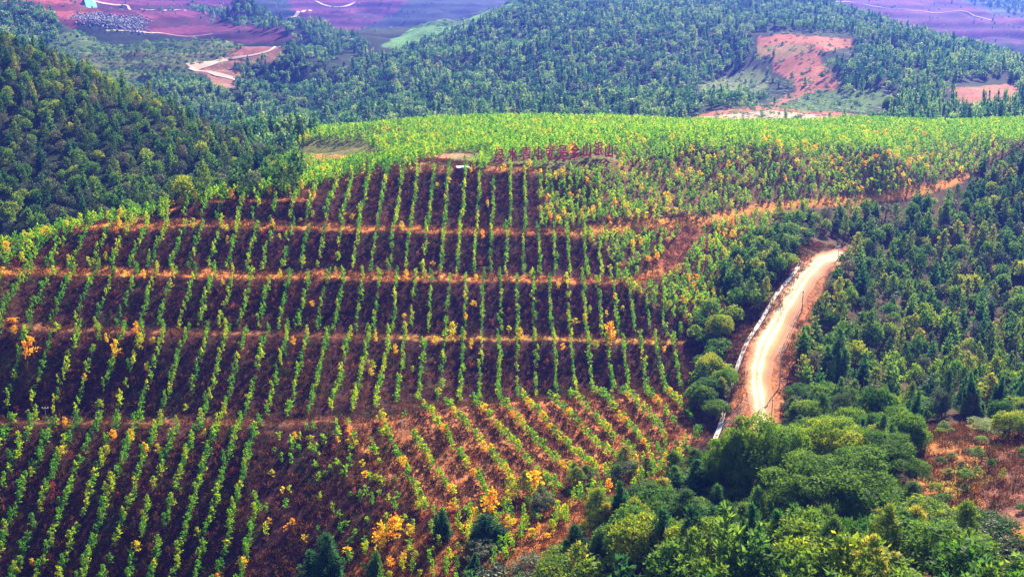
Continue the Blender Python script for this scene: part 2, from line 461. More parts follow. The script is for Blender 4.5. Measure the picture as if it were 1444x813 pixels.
Zp([(-100,-40),(110,-30),(150,22),(100,42),(60,38),(0,12),(-100,12)], (.24, .06, .045), 1050, 2400, .4, 30)
Zp([(100,-20),(330,-20),(345,20),(420,52),(380,62),(250,52),(205,46),(150,20)], RED, 1050, 2400, .35, 40)
Zp([(370,-60),(640,-60),(560,15),(500,48),(480,52),(420,25)], RED, 1450, 2600, .4, 60)
Zp([(1130,-40),(1500,-40),(1500,72),(1440,62),(1340,54),(1250,35),(1190,10)], (.11, .028, .06), 1380, 2300, .35, 50)
Zp([(1300,-20),(1500,-20),(1500,38),(1400,20)], (.05, .08, .04), 1850, 2600, .3, 50)
Zp([(320,78),(330,66),(385,62),(395,68),(385,76),(330,84)], (.28, .11, .09), 780, 900, .3, 12)
Zp([(262,98),(300,90),(395,68),(400,80),(340,100),(372,118),(360,125),(300,122),(290,106)], (.25, .13, .09), 700, 900, .4, 12)
# benches: bare orange tracks with dry grass
def band(line, wid, col, off=0., y_lo=0, y_hi=1e9, soft=1.0, var=.35):
    P = np.array(line)[:, :2]
    m = np.zeros_like(GX)
    lo = P.min(0) - 8; hi = P.max(0) + 8
    sel = (GX > lo[0]) & (GX < hi[0]) & (GY > lo[1]) & (GY < hi[1])
    x = GX[sel]; y = GY[sel] - off
    d = np.full(len(x), 1e9)
    for a, b in zip(P[:-1], P[1:]):
        ab = b - a; L = (ab ** 2).sum() + 1e-9
        t = np.clip(((x - a[0]) * ab[0] + (y - a[1]) * ab[1]) / L, 0, 1)
        d = np.minimum(d, np.hypot(x - a[0] - t * ab[0], y - a[1] - t * ab[1]))
    w = wid * (.75 + .5 * vn(x / 3, y / 3, 8.))
    m[sel] = np.clip((w - d) / .5, 0, 1)
    paint(m, col, var, 1.6, 4, soft)
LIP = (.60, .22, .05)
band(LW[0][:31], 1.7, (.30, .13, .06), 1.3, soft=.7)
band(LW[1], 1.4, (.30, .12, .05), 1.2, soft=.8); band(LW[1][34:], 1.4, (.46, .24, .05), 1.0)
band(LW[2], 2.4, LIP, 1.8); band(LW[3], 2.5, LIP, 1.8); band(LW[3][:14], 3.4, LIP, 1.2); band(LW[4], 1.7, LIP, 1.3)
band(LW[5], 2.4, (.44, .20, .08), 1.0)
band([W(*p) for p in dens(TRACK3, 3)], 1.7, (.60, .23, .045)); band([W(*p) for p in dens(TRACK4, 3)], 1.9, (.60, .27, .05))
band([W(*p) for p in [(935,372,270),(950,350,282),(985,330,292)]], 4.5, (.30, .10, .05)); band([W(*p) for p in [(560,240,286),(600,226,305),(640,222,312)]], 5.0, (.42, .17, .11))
band([W(*p) for p in [(420,205,372),(470,210,360)]], 7, (.50,.21,.06)); band([W(*p) for p in [(440,222,340),(510,225,330)]], 6, (.46,.22,.05))
strata = .6 + .8 * (np.sin(GZ / 14.0 * 2 * pi + 3.8 * fbm(GX / 90, GY / 90, 3.)) > .3)
C *= np.where(GY > 1100, strata * (.7 + .6 * fbm(GX / 25, GY / 60, 81.)), 1.0)[..., None]
np.clip(C, .004, .9, out=C)

def ground_mat(name, extra=None):
    m, nt, out = new_mat(name); L = nt.links.new
    at = N(nt, 'ShaderNodeAttribute', attribute_name='cover')
    geo = N(nt, 'ShaderNodeNewGeometry')
    n1 = N(nt, 'ShaderNodeTexNoise', i_Scale=1.1, i_Detail=8.0, i_Roughness=.7); L(geo.outputs['Position'], n1.inputs['Vector'])
    n2 = N(nt, 'ShaderNodeTexNoise', i_Scale=.16, i_Detail=6.0, i_Roughness=.65); L(geo.outputs['Position'], n2.inputs['Vector'])
    d1 = ramp(nt, n1.outputs['Fac'], [(.30, (.28, .27, .30)), (.5, (.9, .88, .86)), (.68, (2.1, 1.85, 1.5))])
    d2 = ramp(nt, n2.outputs['Fac'], [(.3, (.7, .75, .8)), (.7, (1.3, 1.22, 1.1))])
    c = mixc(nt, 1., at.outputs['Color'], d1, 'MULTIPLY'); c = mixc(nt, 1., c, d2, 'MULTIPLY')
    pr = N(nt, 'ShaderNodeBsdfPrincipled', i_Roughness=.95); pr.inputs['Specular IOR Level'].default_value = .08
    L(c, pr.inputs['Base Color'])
    bp = N(nt, 'ShaderNodeBump', i_Strength=.8, i_Distance=.35); L(n1.outputs['Fac'], bp.inputs['Height']); L(bp.outputs[0], pr.inputs['Normal'])
    L(pr.outputs[0], out.inputs['Surface'])
    return m
M_GROUND = ground_mat('hillside_ground')

def grid_mesh(name, X, Y, Z, col, mat):
    r, c = X.shape
    me = bpy.data.meshes.new(name)
    me.vertices.add(r * c); me.vertices.foreach_set('co', np.stack([X, Y, Z], -1).astype(np.float32).ravel())
    i = np.arange(r * c).reshape(r, c)
    q = np.stack([i[:-1, :-1], i[:-1, 1:], i[1:, 1:], i[1:, :-1]], -1).reshape(-1, 4)
    nf = len(q)
    me.loops.add(nf * 4); me.loops.foreach_set('vertex_index', q.astype(np.int32).ravel())
    me.polygons.add(nf); me.polygons.foreach_set('loop_start', np.arange(0, nf * 4, 4, dtype=np.int32))
    me.polygons.foreach_set('use_smooth', np.ones(nf, bool))
    a = me.color_attributes.new('cover', 'FLOAT_COLOR', 'POINT')
    a.data.foreach_set('color', np.concatenate([col.reshape(-1, 3), np.ones((r * c, 1))], 1).astype(np.float32).ravel())
    me.materials.append(mat); me.update(calc_edges=True); me.validate()
    return me
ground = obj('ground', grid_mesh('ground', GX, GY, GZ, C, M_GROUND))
tag(ground, 'red earth hills and terraced slopes', None, None, 'structure')
# ------------------------------------------------------------------ haze of the valley air
hz = MB(); hz.box((0, 1900, 160), (9400, 5400, 640))
hm, hnt, hout = new_mat('valley_haze')
pv = N(hnt, 'ShaderNodeVolumePrincipled')
pv.inputs['Color'].default_value = (.08, .16, 1.0, 1)
pv.inputs['Density'].default_value = .00019
pv.inputs['Anisotropy'].default_value = .35
hnt.links.new(pv.outputs[0], hout.inputs['Volume'])
haze = obj('haze', hz.mesh('haze', [hm]))
tag(haze, None, None, None, 'stuff')

# ------------------------------------------------------------------ leaf geometry
def leaf_quads(P, D, ln, wd, R, jitter=.35, bend=0.0):
    """P base points (N,3), D directions (N,3): one leaf-shaped quad per point"""
    n = len(P)
    D = D + R.normal(0, jitter, D.shape); D /= np.linalg.norm(D, axis=1)[:, None] + 1e-9
    S = np.cross(D, R.normal(0, 1, D.shape)); S /= np.linalg.norm(S, axis=1)[:, None] + 1e-9
    l = ln * R.uniform(.6, 1.35, n)[:, None]; w = wd * R.uniform(.6, 1.35, n)[:, None] * .5
    a = P; b = P + D * l * .55 + S * w; c = P + D * l; d = P + D * l * .55 - S * w
    return np.stack([a, b, c, d], 1)

def facing_quads(P, Nrm, ln, wd, R, jitter=.45):
    """leaves lying across the given outward directions, as foliage facing the light does"""
    n = len(P)
    Nn = Nrm / (np.linalg.norm(Nrm, axis=1)[:, None] + 1e-9) + R.normal(0, jitter, Nrm.shape)
    D = np.cross(Nn, R.normal(0, 1, Nn.shape)); D /= np.linalg.norm(D, axis=1)[:, None] + 1e-9
    S = np.cross(D, Nn); S /= np.linalg.norm(S, axis=1)[:, None] + 1e-9
    l = ln * R.uniform(.6, 1.35, n)[:, None] * .5; w = wd * R.uniform(.6, 1.35, n)[:, None] * .5
    return np.stack([P - D * l, P + S * w, P + D * l, P - S * w], 1)

def sapling_crown(R, h=3.0, r=.52, n=150, ll=.26, lw=.17, thin=0.0):
    mb = MB()
    nb = max(8, int(n / 12)); Q = []; T = []
    for k in range(nb):
        z = h * (.10 + .84 * (k + R.uniform(0, .8)) / nb)
        f = z / h
        rr = r * (1.0 - max(0, f - .35) * 1.05) * R.uniform(.6, 1.15) * (.7 if f < .2 else 1)
        a = R.uniform(0, 2 * pi)
        base = np.array([0, 0, z]); tip = np.array([cos(a) * rr, sin(a) * rr, z + rr * .8])
        m = max(4, int(n / nb)); t = R.uniform(.1, 1.05, m)[:, None]
        P = base * (1 - t) + tip * t + R.normal(0, .10, (m, 3))
        D = np.tile((tip - base) / np.linalg.norm(tip - base), (m, 1))
        Q.append(leaf_quads(P, D, ll, lw, R, .7)); T.append(np.full(m, R.uniform(0, 1)))
    m = max(4, n // 10)
    P = np.c_[R.normal(0, .05, m), R.normal(0, .05, m), R.uniform(.82, 1.0, m) * h]
    Q.append(leaf_quads(P, np.tile([0, 0, 1.], (m, 1)), ll, lw, R, .5)); T.append(np.full(m, .6))
    mb.quads(np.concatenate(Q), 0, np.concatenate(T))
    return mb

def clump(R, c, r, n, ll, lw, out_dir=None, up=.5, flat=.8, face=.6):
    d = R.normal(0, 1, (n, 3)); d /= np.linalg.norm(d, axis=1)[:, None]
    d[:, 2] *= flat
    P = np.array(c) + d * r * R.uniform(.35, 1.0, n)[:, None]
    D = d + np.array([0, 0, up]) + (0 if out_dir is None else np.array(out_dir) * .6)
    if face:
        k = int(n * face)
        return np.concatenate([facing_quads(P[:k], D[:k], ll, lw * 1.15, R), leaf_quads(P[k:], D[k:], ll, lw, R, .35)])
    return leaf_quads(P, D, ll, lw, R, .35)

def conifer(R, h=8.0, r=2.1, nc=60, nl=45, ll=.34, lw=.10, p=.62, base=.06, leaders=0):
    """feathery upright crown of ascending sprays round one main and several lesser leaders"""
    cr = MB(); Q = []; T = []
    if leaders:
        for q in range(leaders):
            a = q * 2 * pi / leaders + R.uniform(-.5, .5); f = R.uniform(.5, .82); d = r * R.uniform(.38, .62)
            s = conifer(R, h * f, r * R.uniform(.42, .6), int(nc * .38), nl, ll, lw, p, base)
            v = np.concatenate(s.v); v[:, :2] += np.array([cos(a), sin(a)]) * d
            cr.quads(v.reshape(-1, 4, 3), 0, np.array(s.t).reshape(-1, 4)[:, 0])
        r = r * .72; nc = int(nc * .7)
    lob = R.uniform(0, 2 * pi, 3)
    for k in range(nc):
        f = (k + R.uniform(0, 1)) / nc
        f = 1 - (1 - f) ** 0.85
        z = h * (base + (.98 - base) * f)
        a = k * 2.4 + R.uniform(-.4, .4)
        rr = r * ((1 - f) ** p) * (.70 + .38 * sin(a * 2 + lob[0]) * cos(a + f * 9 + lob[1])) * (1 if f > .12 else .75) * R.uniform(.75, 1.15)
        c = (cos(a) * rr, sin(a) * rr, z + .12 * rr)
        s = (.26 + .30 * (1 - f)) * r * .55
        od = np.array([cos(a), sin(a), .7])
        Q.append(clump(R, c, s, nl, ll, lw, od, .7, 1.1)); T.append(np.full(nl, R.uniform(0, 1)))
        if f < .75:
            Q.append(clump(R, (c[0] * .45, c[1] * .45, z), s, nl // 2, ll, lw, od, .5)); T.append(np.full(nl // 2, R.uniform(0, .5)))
    cr.quads(np.concatenate(Q), 0, np.concatenate(T))
    return cr

def pine(R, h=7.5, r=2.3, nc=42, nl=55, ll=.30, lw=.07, tree_tip=True):
    """open crown of separate rounded needle tufts on rising branches"""
    cr = MB(); Q = []; T = []; br = []
    for k in range(nc):
        f = (k + .5) / nc
        z0 = h * (.12 + .80 * f)
        a = k * 2.4 + R.uniform(-.5, .5)
        rr = r * (1.05 - f) ** .6 * R.uniform(.45, 1.1)
        c = (cos(a) * rr, sin(a) * rr, z0 + rr * .35)
        s = R.uniform(.34, .58) * r * .36
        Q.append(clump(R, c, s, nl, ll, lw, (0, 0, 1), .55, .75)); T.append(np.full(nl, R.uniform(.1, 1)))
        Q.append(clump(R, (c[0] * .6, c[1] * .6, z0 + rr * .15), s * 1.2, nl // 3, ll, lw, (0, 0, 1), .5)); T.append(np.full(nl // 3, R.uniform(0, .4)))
        br.append(((0, 0, z0 - .2), c))
    Q.append(clump(R, (0, 0, h * .97), .35, nl, ll, lw, (0, 0, 1), 1.)); T.append(np.full(nl, .8))
    cr.quads(np.concatenate(Q), 0, np.concatenate(T))
    return cr, br

def dome(R, h=7.0, r=3.2, nc=90, nl=60, ll=.26, lw=.17, cz=.55, hz_=.48, face=.55):
    """broad rounded crown, lobed outline, leaf clumps through the outer shell"""
    cr = MB(); Q = []; T = []; br = []
    ph = R.uniform(0, 6, 4)
    for k in range(nc):
        u = R.uniform(-.45, 1); a = R.uniform(0, 2 * pi)
        lobe = 1 + .16 * sin(3 * a + ph[0]) + .10 * sin(5 * a + ph[1] + 3 * u) + .08 * sin(7 * u + ph[2])
        q = math.sqrt(max(0, 1 - u * u)) if u > 0 else 1 - .25 * u * u
        s = R.uniform(.7, 1.0) if k % 4 else R.uniform(.35, .7)
        c = (cos(a) * q * r * lobe * s, sin(a) * q * r * lobe * s, h * cz + u * h * hz_ * lobe * s * .95)
        d = np.array([cos(a) * q, sin(a) * q, max(u, 0) + .2])
        cs = R.uniform(.16, .27) * r
        Q.append(clump(R, c, cs, nl, ll, lw, d, .4, .75, face)); T.append(np.full(nl, R.uniform(0, 1)))
        if k % 5 == 0: br.append(((0, 0, h * .25), c))
    cr.quads(np.concatenate(Q), 0, np.concatenate(T))
    return cr, br

def trunk(R, h, r0, br=(), lean=.03):
    mb = MB(); lx, ly = R.normal(0, lean, 2)
    zs = [-.5, 0, .25 * h, .55 * h, .85 * h]
    mb.tube([(lx * z, ly * z + .02 * z * z / max(h, 1), z) for z in zs], [r0 * 1.3, r0, r0 * .75, r0 * .5, r0 * .15], 7)
    for a, b in br:
        a = Vector(a); b = Vector(b); m = a.lerp(b, .5) + Vector((0, 0, -.05 * (b - a).length))
        mb.tube([a, m, b], [r0 * .3, r0 * .2, r0 * .06], 4, cap=False)
    return mb

def lobed(R, h=7.0, r=3.2, lobes=40, nl=420, ll=.26, lw=.16, cz=.5, hz_=.42, lr=.30):
    """rounded crown built of many separate leafy lobes with dark gaps between them"""
    cr = MB(); Q = []; T = []; br = []
    ph = R.uniform(0, 6, 3)
    for k in range(lobes):
        u = 1 - 1.5 * (k + .5) / lobes; a = k * 2.39996 + R.uniform(-.35, .35)
        q = math.sqrt(max(0.02, 1 - u * u)); sc_ = (1 - lr * .8) * (1 + .16 * sin(2 * a + ph[0]) + .10 * sin(3 * a + 4 * u + ph[1])) * R.uniform(.82, 1.08)
        c = np.array([cos(a) * q * r * sc_, sin(a) * q * r * sc_, h * cz + u * h * hz_ * sc_])
        s = lr * r * R.uniform(.7, 1.25)
        d = R.normal(0, 1, (nl, 3)); d[:, 2] = np.abs(d[:, 2]) * 1.1 - .35
        d /= np.linalg.norm(d, axis=1)[:, None]
        bump = 1 + .22 * np.sin(d[:, 0] * 6 + ph[0] + k) * np.sin(d[:, 1] * 5 + k)
        P = c + d * np.array([s, s, s * .8]) * (bump * R.uniform(.72, 1.06, nl))[:, None]
        m = int(nl * .7)
        Q.append(facing_quads(P[:m], d[:m] + np.array([0, 0, .3]), ll, lw, R, .5)); Q.append(leaf_quads(P[m:], d[m:] + np.array([0, 0, .4]), ll, lw * .8, R, .4))
        T.append(np.clip(R.normal(R.uniform(.15, .85), .16, nl), 0, 1))
        if k % 3 == 0: br.append(((0, 0, h * .22), tuple(c * .85)))
    cr.quads(np.concatenate(Q), 0, np.concatenate(T))
    return cr, br

# prototypes: list of (crown mesh, trunk mesh) per kind and detail level
def R_(i): return np.random.RandomState(100 + i)
P_ = {}
def proto(kind, lst): P_[kind] = lst
def sap_set(mat, n, k, seed, ll=.26, lw=.17, r=.52, h=3.0, name='sapling'):
    o = []
    for i in range(k):
        R = R_(seed + i)
        c = sapling_crown(R, h, r * R.uniform(.85, 1.15), n, ll, lw).mesh(name + '_crown', [mat])
        t = MB(); t.tube([(0, 0, -.4), (0, 0, .6), (R.normal(0, .03), R.normal(0, .03), h * .85)], [.045, .035, .012], 5)
        o.append((c, t.mesh(name + '_trunk', [M_BARK])))
    return o
proto('green', sap_set(M_SAP, 210, 7, 0, .25, .17, .56))
proto('gold', sap_set(M_GOLD, 260, 4, 20, .26, .18, .85, 2.6))
proto('red', sap_set(M_RED, 90, 3, 30, .22, .12, .6, 2.2))
proto('dry', sap_set(M_DRY, 90, 4, 40, .2, .08, .6, 2.2))
proto('bright', sap_set(M_BRIGHT, 150, 4, 44, .28, .19, .5))
def con_set(mat, k, seed, **kw):
    o = []
    for i in range(k):
        R = R_(seed + i); h = kw.get('h', 8.0)
        kk = dict(kw); kk['r'] = kw.get('r', 2.1) * R.uniform(.85, 1.2)
        o.append((conifer(R, **kk).mesh('conifer_crown', [mat]), trunk(R, h, .16 * h / 8).mesh('conifer_trunk', [M_BARK])))
    return o
def pine_set(mat, k, seed, **kw):
    o = []
    for i in range(k):
        R = R_(seed + i); h = kw.get('h', 7.5)
        c, br = pine(R, **kw)
        o.append((c.mesh('pine_crown', [mat]), trunk(R, h, .15, br).mesh('pine_trunk', [M_BARK])))
    return o
def dome_set(mat, k, seed, fn=None, **kw):
    o = []
    for i in range(k):
        R = R_(seed + i); c, br = (fn or dome)(R, **kw)
        o.append((c.mesh('broadleaf_crown', [mat]), trunk(R, kw.get('h', 7.) * .8, .2, br).mesh('broadleaf_trunk', [M_BARK])))
    return o
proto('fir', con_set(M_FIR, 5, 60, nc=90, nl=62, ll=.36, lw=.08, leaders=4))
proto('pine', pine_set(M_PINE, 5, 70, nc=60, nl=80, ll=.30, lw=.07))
proto('round', dome_set(M_BROAD, 4, 80, fn=lobed, lobes=34, nl=260, ll=.28, lw=.17))
proto('hero_round', dome_set(M_DOME, 3, 85, fn=lobed, lobes=80, nl=560, ll=.15, lw=.09, lr=.21, hz_=.5))
proto('grey', dome_set(M_GREY, 3, 90, nc=70, nl=50, ll=.26, lw=.12, r=2.4, h=6.0))
# mid distance
proto('fir_m', con_set(M_FIR, 4, 110, nc=28, nl=22, ll=.75, lw=.24, leaders=3))
proto('pine_m', pine_set(M_PINE, 5, 120, nc=30, nl=26, ll=.50, lw=.18))
proto('round_m', dome_set(M_BROAD, 5, 130, fn=lobed, lobes=16, nl=64, ll=.50, lw=.32, r=2.5, h=6.5, lr=.36))
proto('grey_m', dome_set(M_GREY, 4, 140, fn=lobed, lobes=14, nl=56, ll=.46, lw=.26, r=2.3, h=6.0, lr=.38))
# far
proto('fir_f', con_set(M_FARF, 4, 150, nc=22, nl=10, ll=1.1, lw=.5, r=2.4))
proto('round_f', dome_set(M_FARF, 5, 160, fn=lobed, lobes=9, nl=22, ll=1.0, lw=.65, r=2.9, h=7.0, lr=.42))

# ------------------------------------------------------------------ scattering into ONE object of stuff
def joined(ct, name):
    """crown and trunk of a distant tree in one mesh"""
    me = ct[0].copy(); me.name = name
    return me
def stuff_scatter(name, label, pts_, pid, rotz, scl, protos, tilt=.06):
    """one object; its geometry nodes set the listed plants out on the given ground points"""
    col = bpy.data.collections.new(name + '_kinds')
    for i, meshes in enumerate(protos):
        c = bpy.data.objects.new('%s_kind_%02d' % (name, i), meshes)
        col.objects.link(c)
    me = bpy.data.meshes.new(name)
    n = len(pts_)
    me.vertices.add(n); me.vertices.foreach_set('co', np.asarray(pts_, np.float32).ravel())
    a = me.attributes.new('pid', 'INT', 'POINT'); a.data.foreach_set('value', np.asarray(pid, np.int32))
    rot = np.stack([nrs.normal(0, tilt, n), nrs.normal(0, tilt, n), rotz], -1)
    a = me.attributes.new('rot', 'FLOAT_VECTOR', 'POINT'); a.data.foreach_set('vector', rot.astype(np.float32).ravel())
    a = me.attributes.new('scl', 'FLOAT_VECTOR', 'POINT'); a.data.foreach_set('vector', np.asarray(scl, np.float32).ravel())
    o = obj(name, me)
    tag(o, label, None, None, 'stuff')
    ng = bpy.data.node_groups.new(name + '_set_out', 'GeometryNodeTree')
    ng.interface.new_socket('Geometry', in_out='INPUT', socket_type='NodeSocketGeometry')
    ng.interface.new_socket('Geometry', in_out='OUTPUT', socket_type='NodeSocketGeometry')
    gi = ng.nodes.new('NodeGroupInput'); go = ng.nodes.new('NodeGroupOutput')
    ci = ng.nodes.new('GeometryNodeCollectionInfo'); ci.inputs['Collection'].default_value = col
    ci.inputs['Separate Children'].default_value = True; ci.inputs['Reset Children'].default_value = True
    ip = ng.nodes.new('GeometryNodeInstanceOnPoints'); ip.inputs['Pick Instance'].default_value = True
    def na(nm, ty):
        q = ng.nodes.new('GeometryNodeInputNamedAttribute'); q.data_type = ty; q.inputs['Name'].default_value = nm
        return [s for s in q.outputs if s.name == 'Attribute' and s.enabled][0]
    er = ng.nodes.new('FunctionNodeEulerToRotation')
    L = ng.links.new
    L(gi.outputs[0], ip.inputs['Points']); L(ci.outputs[0], ip.inputs['Instance'])
    L(na('pid', 'INT'), ip.inputs['Instance Index']); L(na('rot', 'FLOAT_VECTOR'), er.inputs[0]); L(er.outputs[0], ip.inputs['Rotation'])
    L(na('scl', 'FLOAT_VECTOR'), ip.inputs['Scale']); L(ip.outputs[0], go.inputs[0])
    md = o.modifiers.new('set_out', 'NODES'); md.node_group = ng
    return o

def jgrid(x0, x1, y0, y1, d, jit=.42):
    xs = np.arange(x0, x1, d); ys = np.arange(y0, y1, d)
    X, Y = np.meshgrid(xs, ys)
    X = X.ravel() + nrs.uniform(-jit, jit, X.size) * d; Y = Y.ravel() + nrs.uniform(-jit, jit, Y.size) * d
    return X, Y
def in_view(px, py, m=70): return (px > -m) & (px < 1444 + m) & (py > -m - 40) & (py < 813 + m + 60)

# every plant is first listed: x, y, kind, height factor, width factor, place name
PL = []     # (x, y, kind, hs, ws, zone)
def put(X, Y, kinds, hs, ws, zone):
    for x, y, k, h, w in zip(X, Y, kinds, hs, ws): PL.append((float(x), float(y), k, float(h), float(w), zone))

def yline(L, x):
    P = np.array(L); o = np.argsort(P[:, 0]); return np.interp(x, P[o, 0], P[o, 1])
BX = [(235, 745), (262, 752), (320, 768), (330, 836), (385, 872), (484, 990), (575, 985)]
def right_px(py): return np.interp(py, [b[0] for b in BX], [b[1] for b in BX])

faces = [  # zone, lower line, its bench width, upper line, spacing, x range by pixel, tree size
 ('first dark slope above the bottom track', LW[0], 3.0, LW[1], 4.05, .95),
 ('second dark slope', LW[1], 2.4, LW[2], 3.95, .9),
 ('third dark slope', LW[2], 3.2, LW[3], 3.95, .92),
 ('top dark slope', LW[3], 3.4, LW[5], 4.1, .95),
]
for fi, (zn, lo, bw, up, sp, sz) in enumerate(faces):
    off = rnd.uniform(0, 4)
    for j in range(-60, 60):
        x = j * sp + off
        rowx = x + rnd.uniform(-.25, .25)
        lox = np.array(lo)[:, 0]; upx = np.array(up)[:, 0]
        if x < lox.min() - 60 or x > lox.max() + 4: continue
        ylo = float(yline(lo, x)) + bw * .3
        yup = float(yline(up, x)) + (0.4)
        if fi == 0 and x > -25: ylo += 3
        if fi == 3:
            if x < upx.min() - 1:
                if x < np.array(LW[4])[:, 0].min(): continue
                yup = float(yline(LW[4], x)) + .4
        if fi == 2 and x < np.array(up)[:, 0].min(): yup = float(yline([W(0,352,228), W(40,343,232), W(90,325,239), W(140,318,240)], x)) - 1
        y = ylo + bw * .7 + rnd.uniform(0, 1.2)
        rowh = rnd.uniform(.85, 1.12)
        while y < yup:
            px, py = proj(x, y, zat(x, y)); 
            if px < right_px(py) - 4 and px > -60:
                if rnd.random() < .93 and not (fi == 3 and 686 < px < 716 and py < 256):
                    top = (yup - y) < 2.2
                    k = 'green' if rnd.random() < .985 else 'gold'
                    PL.append((rowx + rnd.gauss(0, .16), y, k, sz * rowh * rnd.uniform(.6, 1.15) * (1.22 if top else 1), sz * rnd.uniform(.62, 1.02) * (1.15 if top else 1), zn))
            y += rnd.uniform(1.0, 1.6)
        # dull plants between the rows
        y = ylo + bw * .8 + rnd.uniform(0, 2.5)
        while y < yup:
            xx = x + sp / 2 + rnd.gauss(0, .35); px, py = proj(xx, y, zat(xx, y))
            if px < right_px(py) - 6 and px > -60 and rnd.random() < (.72 if yup - y > 3.6 else (.55 if fi == 0 else .3)):
                near_top = (yup - y) < 3.6
                r = rnd.random()
                if near_top and r < .34: k = 'gold'
                elif r < .05: k = 'gold'
                elif r < .17: k = 'red'
                else: k = 'dry'
                PL.append((xx, y, k, rnd.uniform(.5, 1.0) * (1.15 if k == 'gold' and near_top else .9), rnd.uniform(.6, 1.05), zn))
            y += rnd.uniform(1.4, 3.2)
# lowest slope, left half
zn = 'lowest dark slope at the bottom'
for j in range(-60, 10):
    x = j * 3.75 + .8
    y = 146.0 + rnd.uniform(0, 2); rowh = rnd.uniform(.9, 1.1)
    yup = float(yline(LW[0], x)) + .5
    while y < yup:
        xx = x + (yup - y) * .0
        px, py = proj(xx, y, zat(xx, y))
        lim = 378 - max(0, (py - 600)) * .12
        if -60 < px < lim and py < 870 and rnd.random() < .93:
            PL.append((xx + rnd.gauss(0, .15), y, 'green' if rnd.random() < .975 else 'gold', rowh * rnd.uniform(.65, 1.15), rnd.uniform(.8, 1.2), zn))
        y += rnd.uniform(1.0, 1.6)
    y = 146.0 + rnd.uniform(0, 3)
    while y < yup:
        xx = x + 1.9 + rnd.gauss(0, .35); px, py = proj(xx, y, zat(xx, y))
        if -60 < px < 372 and py < 870 and rnd.random() < .7:
            r = rnd.random(); top = yup - y < 5
            k = 'gold' if r < (.28 if top else .035) else 'red' if r < .2 + .1 * top else 'dry'
            PL.append((xx, y, k, rnd.uniform(.55, 1.0), rnd.uniform(.6, 1.1), zn))
        y += rnd.uniform(1.6, 3.4)
# sparse dark patch between the slope and the lit knoll
HOLLOW = [(385,602),(535,595),(600,722),(500,800),(440,830),(360,830)]
X, Y = jgrid(-80, 0, 145, 200, 2.05)
px, py = proj(X, Y, zat(X, Y)); s = inpoly(px, py, HOLLOW)
X, Y, px, py = X[s], Y[s], px[s], py[s]
s = nrs.uniform(0, 1, len(X)) < np.where((py < 665) | (px > 480), .98, .45)
X, Y = X[s], Y[s]; n = len(X)
put(X, Y, nrs.choice(['green', 'dry', 'gold', 'bright', 'red'], n, p=[.38, .22, .04, .32, .04]), nrs.uniform(.4, .9, n), nrs.uniform(.6, 1.1, n), 'sparse dark hollow beside the sunlit knoll')
# lit knoll rows
KR = [((537,592),(603,722)),((570,592),(640,704)),((599,578),(690,700)),((629,574),(722,680)),((669,571),(785,690)),((705,571),(815,676)),((738,566),(850,672)),((774,564),(875,655)),((804,561),(897,647)),((840,557),(915,634)),((878,557),(935,618)),((910,556),(955,606)),((938,556),(975,600))]
zn = 'sunlit knoll'
for a, b in KR:
    A0 = hit(*a); B0 = hit(*b)
    if B0[1] > A0[1] or A0[1] > 230: continue
    L_ = math.hypot(A0[0] - B0[0], A0[1] - B0[1]); t = 0
    while t < 1:
        x = A0[0] + (B0[0] - A0[0]) * t; y = A0[1] + (B0[1] - A0[1]) * t
        if rnd.random() < .94: PL.append((x + rnd.gauss(0, .18), y, rnd.choices(['green', 'bright', 'gold'], [.3, .56, .14])[0], rnd.uniform(.6, .95), rnd.uniform(.85, 1.25), zn))
        if rnd.random() < .35: PL.append((x + rnd.uniform(1, 2.6), y + rnd.uniform(-1, 1), rnd.choice(['dry', 'red', 'dry']), rnd.uniform(.3, .6), rnd.uniform(.5, .9), zn))
        t += rnd.uniform(1.0, 1.5) / L_
# flank under the knoll: mixed young plants and bushes
FL = [(480,800),(560,742),(690,705),(850,668),(960,620),(1010,600),(985,640),(900,690),(830,720),(780,760),(690,800),(620,840),(470,840)]
X, Y = jgrid(-80, 60, 130, 205, 1.7)
px, py = proj(X, Y, zat(X, Y)); s = inpoly(px, py, FL) & (Y < 203); X, Y = X[s], Y[s]
s = nrs.uniform(0, 1, len(X)) < .6; X, Y = X[s], Y[s]; n = len(X)
put(X, Y, nrs.choice(['green', 'bright', 'gold', 'dry', 'red'], n, p=[.40, .25, .14, .15, .06]), nrs.uniform(.45, 1.15, n), nrs.uniform(.7, 1.2, n), 'flank below the sunlit knoll')
# mixed hillside on the right of the terraces
X, Y = jgrid(-10, 300, 205, 420, 1.75)
z = zat(X, Y); px, py = proj(X, Y, z)
s = inpoly(px, py, MIXHILL) & in_view(px, py)
s &= ~inpoly(px, py, [(688,234),(700,252),(872,238),(872,222)])
s &= ~inpoly(px, py, [(925,378),(940,345),(965,330),(990,326),(965,358)])
X, Y, px, py = X[s], Y[s], px[s], py[s]
lowd = (fbm(X / 16, Y / 16, 31.) > .40) | (py > 340)
s = (nrs.uniform(0, 1, len(X)) < np.where(lowd, .93, .72)); X, Y, px, py = X[s], Y[s], px[s], py[s]
n = len(X); goldp = .05 + .16 * (fbm(X / 22, Y / 22, 41.) > .55)
r = nrs.uniform(0, 1, n)
kk = np.where(r < goldp, 'gold', np.where(r < goldp + .46, 'bright', np.where(r < goldp + .80, 'green', np.where(r < goldp + .88, 'dry', 'red'))))
kk = np.where((kk == 'red') & (nrs.uniform(0, 1, n) < .45), 'dry', kk)
put(X, Y, kk, nrs.uniform(.6, 1.05, n), nrs.uniform(.75, 1.2, n), 'mixed hillside right of the terraces')
